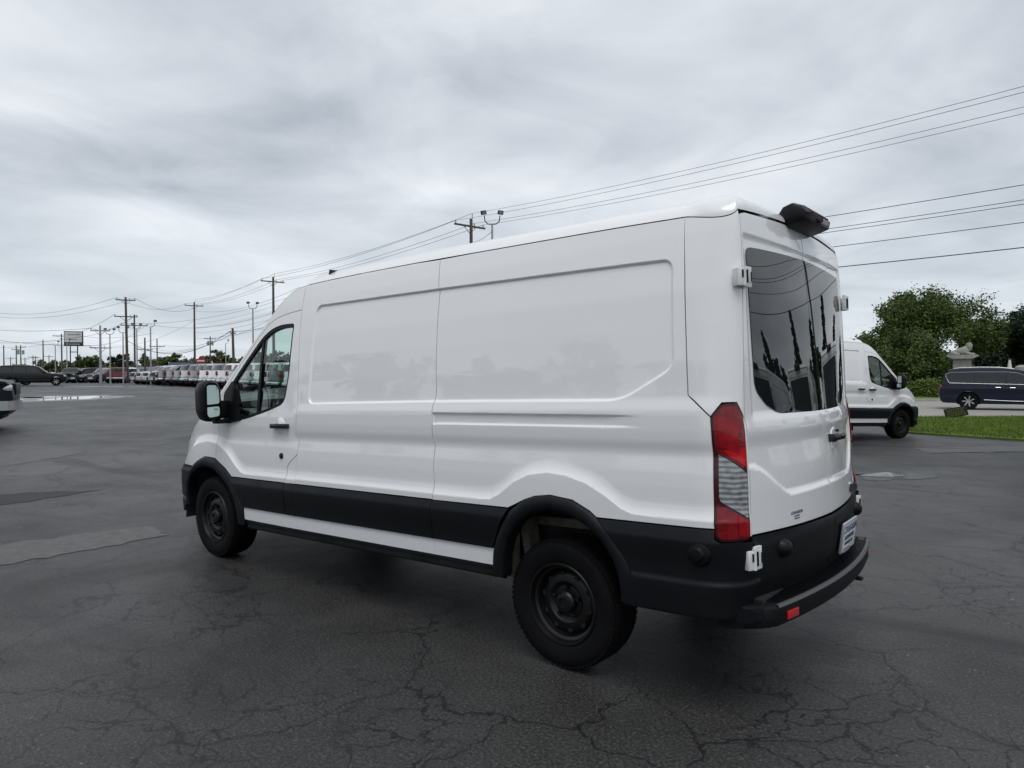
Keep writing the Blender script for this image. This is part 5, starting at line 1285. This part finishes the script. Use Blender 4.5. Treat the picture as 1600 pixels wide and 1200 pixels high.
# ================================================================ poles, wires, signs, buildings, statue
M_wood = mottled('weathered_pole', [(.07, .062, .052), (.13, .118, .10)], 5, bump=.5, bs=30)
M_steel = mat('galvanised_steel', (.36, .37, .38), .45, metal=.5, var=.15, vscale=3)
M_wire = mat('wire', (.018, .019, .021), .6)
M_ins = mat('insulator', (.20, .20, .21), .35)
def ztop(px, py, Z): return 1.595 + (587 - .004 * px - py) / FPX * Z
def pole(px, top, Z, label, arms=((.35, 2.4),), r=.15, mt=None, ang=None, lean=0.0, extra=None, group='wooden utility poles'):
    ang = face(px) if ang is None else ang
    x, y, z = at(px, Z); zt = ztop(px, top, Z); t = empty('utility_pole', (x, y, z), heading(ang), label, 'pole', group); h = zt - z
    MB().tube([(0, 0, -.2), (lean * h * .5, 0, h * .5), (lean * h, 0, h)], [r * .92, r * .8, r * .62], 10).build('shaft', mt or M_wood, t)
    tips = []
    for dz, ln in arms:
        zz = h - dz
        ca = MB().box((lean * zz, r * .9, zz), (ln, .10, .12)).build('crossarm', mt or M_wood, t)
        for k in (-.46, .18, .46):
            MB().tube([(k * ln + lean * zz, r * .9, zz + .06), (k * ln + lean * zz, r * .9, zz + .26)], [.035, .05], 6).build('insulator', M_ins, t); tips.append((k * ln + lean * zz, r * .9, zz + .26))
        if ln > 1.8:
            for s in (-1, 1): MB().tube([(s * ln * .26 + lean * zz, r, zz - .02), (lean * zz, r * .8, zz - .62)], .025, 5).build('brace', M_steel, t)
    if extra == 'transformer':
        for s in (-1, 1): MB().lathe([(0, -.45), (.24, -.44), (.25, .40), (.16, .47), (0, .48)], 14, 'z', (s * .42, 0, h - 1.5)).build('transformer', M_steel, t)
    return t, [np.array((x, y, z)) + rotz(heading(ang)) @ np.array(q) for q in tips]
def lamp_post(px, top, Z, label, heads=2, r=.08, ang=None):
    ang = face(px) if ang is None else ang
    x, y, z = at(px, Z); zt = ztop(px, top, Z); t = empty('light_pole', (x, y, z), heading(ang), label, 'light pole', 'lot light poles'); h = zt - z - .55
    MB().tube([(0, 0, -.1), (0, 0, h)], [r * .95, r * .65], 9).build('shaft', M_steel, t)
    dirs = {1: (1,), 2: (-1, 1)}[heads]
    for s in dirs:
        arm = MB().tube([(0, 0, h - .03), (s * .22, 0, h), (s * .36, 0, h + .14), (s * .40, 0, h + .42)], .026, 7).build('arm', M_black, t)
        MB().box((s * .43, -.05, h + .56), (.29, .13, .21), rot=rotz(s * .5) @ rotx(.35), ch=.03).build('flood_lamp', M_black, t)
        MB().box((s * .43 + .03, -.15, h + .53), (.24, .01, .16), rot=rotz(s * .5) @ rotx(.35)).build('lamp_glass', mat('lamp_glass', (.30, .29, .24), .2), t)
    return t
def wire(a, b, sag, label, r=.012, group='overhead wires'):
    a, b = np.array(a, float), np.array(b, float); n = 22; P = []
    for k in range(n + 1):
        s = k / n; P.append(a + (b - a) * s - np.array([0, 0, 4 * sag * s * (1 - s)]))
    o = MB().tube(P, r, 5).build('overhead_wire', M_wire); tag(o, label, 'wire', group); return o
# the line along the street: its poles march away from right to left
def line_pole(X, Z, h, label):
    q = cw(X, Z); g = gz(*q); a = math.degrees(math.atan2(.65, .76))
    t = empty('utility_pole', (*q, g), heading(40), label, 'pole', 'wooden utility poles')
    MB().tube([(0, 0, -.2), (0, 0, h * .5), (0, 0, h)], [.19, .165, .125], 10).build('shaft', M_wood, t)
    MB().box((0, .14, h - .55), (3.0, .11, .13)).build('crossarm', M_wood, t)
    tips = []
    for k in (-1.38, .42, 1.30):
        MB().tube([(k, .14, h - .48), (k, .14, h - .28)], [.035, .055], 7).build('insulator', M_ins, t); tips.append((k, .14, h - .28))
    MB().tube([(.12, .0, h), (.12, 0, h + .45)], .03, 6).build('insulator', M_ins, t); tips.append((.12, 0, h + .45))
    for s in (-1, 1): MB().tube([(s * .62, .16, h - .58), (0, .12, h - 1.15)], .028, 5).build('brace', M_steel, t)
    low = [(0, -.2, h - 3.65), (0, -.2, h - 4.25), (0, -.2, h - 4.42), (0, -.2, h - 5.15), (0, -.2, h - 6.15)]
    R_ = rotz(heading(40)); o = np.array((*q, g))
    return [o + R_ @ np.array(k) for k in tips], [o + R_ @ np.array(k) for k in low]
LP = [(56, -12.5, 13.2, 'tall wooden pole off to the right of the picture'), (26.5, 21.5, 12.75, 'wooden pole just outside the picture on the right'), (-3.18, 56, 13.4, 'wooden pole with tilted crossarm rising above the middle of the van roof'), (-29.9, 89, 13.2, 'wooden pole with two crossarms above the van windscreen pillar'), (-53.7, 120, 13.4, 'tall wooden pole with single top crossarm above the stock row')]
LT = [line_pole(*q) for q in LP]
SPANS = ['outside the picture on the right', 'right of the van', 'left of the roof top pole', 'left of the windscreen pillar pole']
for i in range(len(LT) - 1):
    for k, (p_, q_) in enumerate(zip(LT[i][0], LT[i + 1][0])): wire(p_, q_, .55, ('left', 'middle', 'right', 'topmost')[k] + ' high power wire ' + SPANS[i], r=.011 + .004 * (i > 1))
    for k, (p_, q_) in enumerate(zip(LT[i][1], LT[i + 1][1])): wire(p_, q_, .35, ('uppermost', 'second', 'third', 'fourth', 'lowest and thickest')[k] + ' of the low cables ' + SPANS[i], r=(.016, .014, .014, .016, .022)[k] * (1 if i < 2 else .8))
lamp_post(770, 333, 36, 'twin headed lot light rising above the van roof', 2, ang=0)
lamp_post(396, 473, 70, 'twin headed lot light above the van bonnet', 2, r=.10)
_x, _y, _z = at(428, 89)
PA, TA = pole(199.5, 464, 88, 'stout wooden pole with two short crossarms at the end of the stock row', ((.35, 2.2), (2.4, 2.6)), r=.20, lean=-.012)
PB, TB = pole(211, 491, 104, 'wooden pole with one crossarm just right of the stout pole', ((1.6, 3.6),), r=.17)
PC, TC = pole(227, 527, 130, 'dark wooden pole left of the single headed lot light', ((2.2, 2.6),), r=.20)
PD, TD = pole(246, 529, 132, 'wooden pole right of the single headed lot light', ((1.4, 2.6),), r=.15)
PE, TE = pole(329, 525, 150, 'far wooden pole with transformers right of the red sign', ((.5, 2.4),), r=.18, extra='transformer')
PF, TF = pole(366, 512, 82, 'dark leaning wooden pole near the van windscreen pillar', ((.6, .6),), r=.20, lean=-.02)
PG, TG = pole(97, 521, 150, 'wooden pole with double crossarms left of the pylon sign', ((.5, 3.2), (2.4, 3.0)), r=.19)
PH, TH = pole(68, 531, 125, 'plain wooden pole above the long black vehicle', (), r=.14)
PI_, TI = pole(26, 539, 150, 'slender wooden pole near the left picture edge', ((.9, 1.6),), r=.15)
PJ, TJ = pole(33, 539, 150, 'wooden pole with transformers near the left picture edge', ((.4, 1.8),), r=.16, extra='transformer')
PK, TK = pole(6.5, 539, 140, 'wooden pole closest to the left picture edge', (), r=.15)
PL, TL = pole(157.5, 508, 82, 'pale pole with two short crossarms between lot lights', ((.6, 2.0), (2.6, 2.2)), r=.17, mt=M_steel)
for px, top, Z, lb in ((17, 557, 230, 'tiny far pole, first from the left edge'), (39.5, 558, 240, 'tiny far pole right of the transformer pole'), (52, 555, 220, 'tiny far pole above the black vehicle roof'), (56, 556, 230, 'tiny far pole beside the plain wooden pole'), (61, 561, 260, 'tiny far pole left of the plain wooden pole'), (77, 554, 220, 'tiny far pole with crossarm right of the plain pole')):
    pole(px, top, Z, lb, ((.5, 2.6),), r=.17)
for px, top, Z, hd, lb in ((172.5, 514, 80, 2, 'twin headed lot light left of the dark spiky tree'), (193, 511, 76, 2, 'twin headed lot light just left of the stout pole'), (214.5, 506, 84, 2, 'lot light close behind the crossarm pole'), (236, 501, 70, 1, 'single headed white lot light above the stock row'), (87, 533, 110, 1, 'single headed lot light left of the pylon sign'), (353, 531, 120, 1, 'small lot light left of the leaning pole'), (105, 530, 116, 1, 'lot light touching the pylon sign')):
    lamp_post(px, top, Z, lb, hd, r=.09)
def pt(px, py, Z):
    x, y = cw((px - 800) / FPX * Z, Z); return (x, y, 1.595 + (587 - .004 * px - py) / FPX * Z)
WL = ['upper wire from the left picture edge to the stout pole', 'lower wire from the left picture edge to the stout pole', 'upper wire from the stout pole to the tall single crossarm pole', 'lower wire from the stout pole to the tall single crossarm pole', 'wire from the left picture edge to the top of the pale pole', 'wire from the left picture edge to the lower arm of the pale pole',
      'upper wire from the pale pole to the crossarm pole', 'lower wire from the pale pole to the crossarm pole', 'lowest long wire from the left picture edge past the pylon sign', 'wire from the pylon sign past the stout pole', 'upper wire from the crossarm pole towards the van', 'lower wire from the crossarm pole towards the van', 'thick sagging cable from the stout pole to the leaning pole', 'cable from the leaning pole to behind the van', 'sagging wire from the dark pole to the leaning pole', 'wire from the pole right of the lot light towards the van', 'wire from the tall single crossarm pole to behind the van cab',
      'upper wire from the double crossarm pole to the stout pole', 'lower wire from the double crossarm pole to the stout pole', 'short low wire from the left edge to the double crossarm pole', 'rising wire from the pylon sign to the tall single crossarm pole', 'low wire from the crossarm pole to the leaning pole']
for a, b, sg, rr in ((pt(-40, 482, 110), TA[0], 1.4, .018), (pt(-40, 489, 112), TA[2], 1.5, .018), (TA[0], LT[4][0][0], 1.2, .018), (TA[2], LT[4][0][2], 1.4, .018), (pt(-40, 511, 130), TL[0], .5, .022), (pt(-40, 525, 120), TL[3], .4, .024), (TL[0], TB[0], .6, .018), (TL[3], TB[2], .8, .018),
        (pt(-40, 533, 90), pt(130, 525, 100), .5, .020), (pt(130, 525, 100), pt(240, 520, 90), .4, .016), (TB[0], pt(480, 455, 84), 1.2, .016), (TB[2], pt(480, 470, 82), 1.6, .016), (pt(200, 532, 88), TF[0], 2.1, .030), (TF[0], pt(500, 470, 60), .8, .026), (TC[2], pt(366, 515, 82), 1.3, .018), (TD[2], pt(420, 500, 95), 1.4, .016), (pt(305, 485, 119), pt(470, 448, 75), 1.1, .016),
        (TG[0], TA[3], 1.0, .022), (TG[2], TA[5], 1.2, .020), (pt(-40, 541, 150), TG[3], .5, .024), (pt(130, 540, 120), pt(305, 500, 119), 1.8, .016), (pt(210, 541, 105), pt(366, 520, 82), 1.5, .020)):
    wire(a, b, sg, WL.pop(0), rr)
for k, (px, py) in enumerate(((735, 345), (737, 380))):
    pass
wire(pt(742, 378, 55.8), pt(769, 362, 36), .1, 'short wire from the street pole to the twin lot light', .012)

# pylon sign of the dealer
x, y, z = at(116, 118); t = empty('pylon_sign', (x, y, z), heading(face(116) - 12), 'white and black dealer pylon sign on two black posts', 'sign'); k = 118 / FPX
zz = lambda py: 1.595 + (587 - py) * k - z
for px in (111.2, 121): MB().box(((px - 116) * k, 0, zz(556)), (.9 * k * 1.4, .22, zz(540) - zz(575)), ch=.01).build('post', M_black, t)
MB().box((0, 0, zz(550)), (9 * k, .16, 1.2 * k)).build('tie_bar', M_black, t)
MB().box((0, 0, zz(526.8)), (25.6 * k, .5, 18.2 * k), ch=.03).build('sign_case', M_black, t)
sface = MB().box((0, -.28, zz(526.8)), (23.8 * k, .04, 16.0 * k)).build('sign_face', mat('sign_white', (.62, .63, .61), .5), t)
MB().box((-.6 * k, -.31, zz(522.9)), (15 * k, .02, 1.1 * k)).build('sign_stripe', mat('sign_grey', (.22, .22, .23), .5), sface)
MB().box((7.5 * k, -.31, zz(522.9)), (4.5 * k, .02, 1.1 * k)).build('sign_stripe', MATS['sign_grey'], sface)
MB().box((0, -.31, zz(530.4)), (10 * k, .02, 1.0 * k)).build('sign_stripe', MATS['sign_grey'], sface)
MB().box((0, -.02, zz(538.2)), (25.6 * k, .5, 5.2 * k), ch=.03).build('name_board', mat('sign_black', (.008, .010, .014), .4), t)
me = text_mesh('COUGHLIN', 3.4 * k, .01)
for v in me.vertices: q = v.co.copy(); v.co = Vector((q.x, -.30 - q.z, q.y + zz(538.0)))
link('lettering', me, t, mat('sign_letters', (.70, .71, .72), .5))
# red restaurant sign, low buildings
x, y, z = at(314, 132); t = empty('roadside_sign', (x, y, z), heading(face(314)), 'dark red sign board with pale lettering band on a post', 'sign'); k = 132 / FPX; zz = lambda py: 1.595 + (586 - py) * k - z
MB().box((0, 0, zz(572)), (.25, .25, zz(566) - zz(580))).build('post', M_black, t)
MB().prism([(-6.6 * k, zz(566)), (6.6 * k, zz(566)), (6.9 * k, zz(561)), (5.2 * k, zz(560)), (3.4 * k, zz(556.8)), (1 * k, zz(555.6)), (-1.6 * k, zz(556.6)), (-3.4 * k, zz(560)), (-6.9 * k, zz(561))], -.25, .25).build('board', mat('sign_red', (.24, .012, .020), .5), t)
MB().prism([(-5.4 * k, zz(564.6)), (5.4 * k, zz(564.6)), (5.4 * k, zz(562.4)), (-5.4 * k, zz(562.4))], -.27, .27).build('letter_band', mat('band_pale', (.62, .50, .50), .5), t)
def building(name, px0, px1, top, Z, depth, wallm, roofm, label, roof=.8, over=.3, wins=0):
    x, y, z = at((px0 + px1) / 2, Z); t = empty(name, (x, y, z), heading(face((px0 + px1) / 2)), label, 'building'); wd = (px1 - px0) / FPX * Z; h = 1.595 + (586 - top) / FPX * Z - z
    MB().box((0, depth / 2, (h - roof) / 2), (wd, depth, h - roof)).build('wall', wallm, t)
    MB().prism([(-wd / 2 - over, h - roof), (wd / 2 + over, h - roof), (wd / 2 + over, h - roof * .25), (wd / 2, h), (-wd / 2, h), (-wd / 2 - over, h - roof * .25)], -over, depth + over).build('roof', roofm, t)
    for i in range(wins):
        xx = -wd / 2 + wd * (i + .5) / wins; f = MB().box((xx, -.03, h * .42), (wd / wins * .55, .06, h * .34)).build('window', M_win, t)
    return t
M_bw = mottled('pale_wall', [(.50, .50, .48), (.60, .60, .58)], .8); M_br = mat('blue_roof', (.12, .18, .26), .5); M_grr = mottled('grey_roof', [(.30, .30, .29), (.42, .42, .40)], .6)
building('low_building', 268, 299, 566, 125, 10, M_bw, M_br, 'long low building with a blue metal roof behind the pickups', roof=.9, wins=5)
building('low_building', 300, 343, 567.5, 128, 12, M_bw, M_grr, 'white flat roofed building under the red sign', roof=.6, wins=6)
building('low_building', 206, 262, 572.5, 140, 12, M_bw, M_grr, 'long pale flat roofed building behind the farthest pickups', roof=.5, wins=9)

# lion statue on its pedestal, beyond the road
M_stone = mottled('weathered_stone', [(.24, .235, .21), (.36, .35, .32)], 5, bump=.5, bs=20)
x, y, z = at(1503, 42.5); t = empty('stone_pedestal', (x, y, z), heading(-30), 'pale stone pedestal with stepped cap carrying the lion', 'pedestal')
zc = 1.595 + (582 - 556.5) / FPX * 42.5 - z
mb = MB(); mb.box((0, 0, (zc - .10) / 2), (.92, .92, zc - .10), ch=.02).build('shaft', M_stone, t)
MB().box((0, 0, .30), (1.25, 1.25, .60), ch=.04).build('base', M_stone, t)
MB().prism([(-.50, zc - .16), (.50, zc - .16), (.80, zc - .03), (.82, zc + .03), (.72, zc + .07), (-.72, zc + .07), (-.82, zc + .03), (-.80, zc - .03)], -.72, .72).build('cap', M_stone, t)
MB().box((0, -.47, zc * .56), (.62, .03, zc * .42), ch=.01).build('panel', M_stone, t)
def lion(loc, rz):
    L_ = empty('lion_statue', loc, rz, 'grey stone lion lying with raised head on the pedestal', 'statue')
    me = bpy.data.meshes.new('body'); 
    V = [(-.52, 0, .20), (-.30, 0, .22), (0, 0, .23), (.22, 0, .28), (.36, 0, .44), (.42, -.03, .58), (.54, -.05, .54),
         (-.48, .20, .12), (-.25, .26, .07), (-.05, .26, .05), (-.48, -.20, .12), (-.25, -.26, .07), (-.05, -.26, .05),
         (.24, .17, .14), (.42, .17, .06), (.66, .16, .05), (.24, -.17, .14), (.42, -.17, .06), (.66, -.16, .05), (-.62, .05, .10), (-.70, -.20, .05)]
    Ed = [(0, 1), (1, 2), (2, 3), (3, 4), (4, 5), (5, 6), (0, 7), (7, 8), (8, 9), (0, 10), (10, 11), (11, 12), (3, 13), (13, 14), (14, 15), (3, 16), (16, 17), (17, 18), (0, 19), (19, 20)]
    Rd = [.20, .19, .19, .21, .20, .20, .11, .15, .09, .07, .15, .09, .07, .11, .08, .075, .11, .08, .075, .045, .04]
    me.from_pydata(V, Ed, []); o = link('body', me, L_, M_stone); md = o.modifiers.new('skin', 'SKIN')
    for i, r_ in enumerate(Rd): me.skin_vertices[0].data[i].radius = (r_, r_)
    me.skin_vertices[0].data[2].use_root = True
    o.modifiers.new('sub', 'SUBSURF').levels = 2; o.modifiers['sub'].render_levels = 2
    mb = MB()
    rg = np.random.default_rng(4)
    for k in range(46):
        d = rg.normal(0, 1, 3); d /= np.linalg.norm(d); c = np.array([.36, -.02, .50]) + d * [.15, .19, .19]
        if d[0] > .55: continue
        mb.box(c, (.09, .09, .13), rot=rotz(rg.uniform(0, 3)) @ rotx(rg.uniform(-.6, .6)), ch=.03)
    mb.build('mane', M_stone, L_)
    mb = MB()
    for s in (-1, 1): mb.box((.40, s * .11 - .03, .74), (.05, .07, .08), ch=.02)
    mb.build('ears', M_stone, L_)
    return L_
lion((x, y, z + zc + .06), heading(-38))
# second, smaller garden post further right
x, y, z = at(1577.5, 43); t = empty('garden_post', (x, y, z), heading(0), 'slim white garden post with dark cap beyond the minivan roof', 'post'); h = 1.595 + (582 - 562) / FPX * 43 - z
MB().lathe([(.15, 0), (.13, h * .5), (.11, h * .82), (.07, h * .93), (.06, h)], 12, 'z').build('shaft', mat('post_white', (.62, .62, .60), .6), t); MB().lathe([(.08, h), (.08, h + .05), (0, h + .08)], 12, 'z').build('cap', M_black, t)
x, y, z = at(1597, 47); t = empty('stone_urn', (x, y, z), heading(0), 'rounded grey stone urn at the picture edge above the minivan bonnet', 'urn'); h = 1.595 + (582 - 571) / FPX * 47 - z
MB().lathe([(.35, 0), (.35, .3), (.2, .4), (.22, h - .55), (.42, h - .35), (.40, h - .12), (.2, h), (0, h + .02)], 16, 'z').build('body', M_stone, t); MB().lathe([(.5, -.02), (.5, .2), (.36, .24)], 16, 'z').build('base', M_stone, t)

# small tilted yard sign
x, y, z = at(1494, 23.4); t = empty('yard_sign', (x, y, z + .06), heading(-28), 'small black yard sign with yellow lettering leaning on the verge', 'sign')
Rt = roty(.0) @ roty(-.24)
MB().box((0, 0, .22), (.66, .012, .32), rot=Rt).build('board', mat('sign_board_black', (.008, .007, .007), .5), t)
for i, (txt, dz, sz) in enumerate((('NOW HIRING', .10, .085), ('APPLY TODAY', .0, .085), ('CALL US', -.10, .085))):
    pass
M_yel = mat('sign_yellow', (.10, .10, .010), .6)
rg = np.random.default_rng(9)
for i, dz in enumerate((.10, .035, -.03, -.095)):
    mb = MB(); xx = -.26
    while xx < .22:
        w_ = rg.uniform(.03, .09); mb.box(Rt @ np.array([xx + w_ / 2, -.009, dz]) + [0, 0, .22], (w_, .006, .040), rot=Rt); xx += w_ + rg.uniform(.012, .03)
    mb.build('lettering', M_yel, t)
for s in (-1, 1): MB().tube([Rt @ np.array([s * .2, .012, -.15]) + [0, 0, .22], (s * .2 + .05, .012, -.12)], .006, 5).build('stake', M_steel, t)
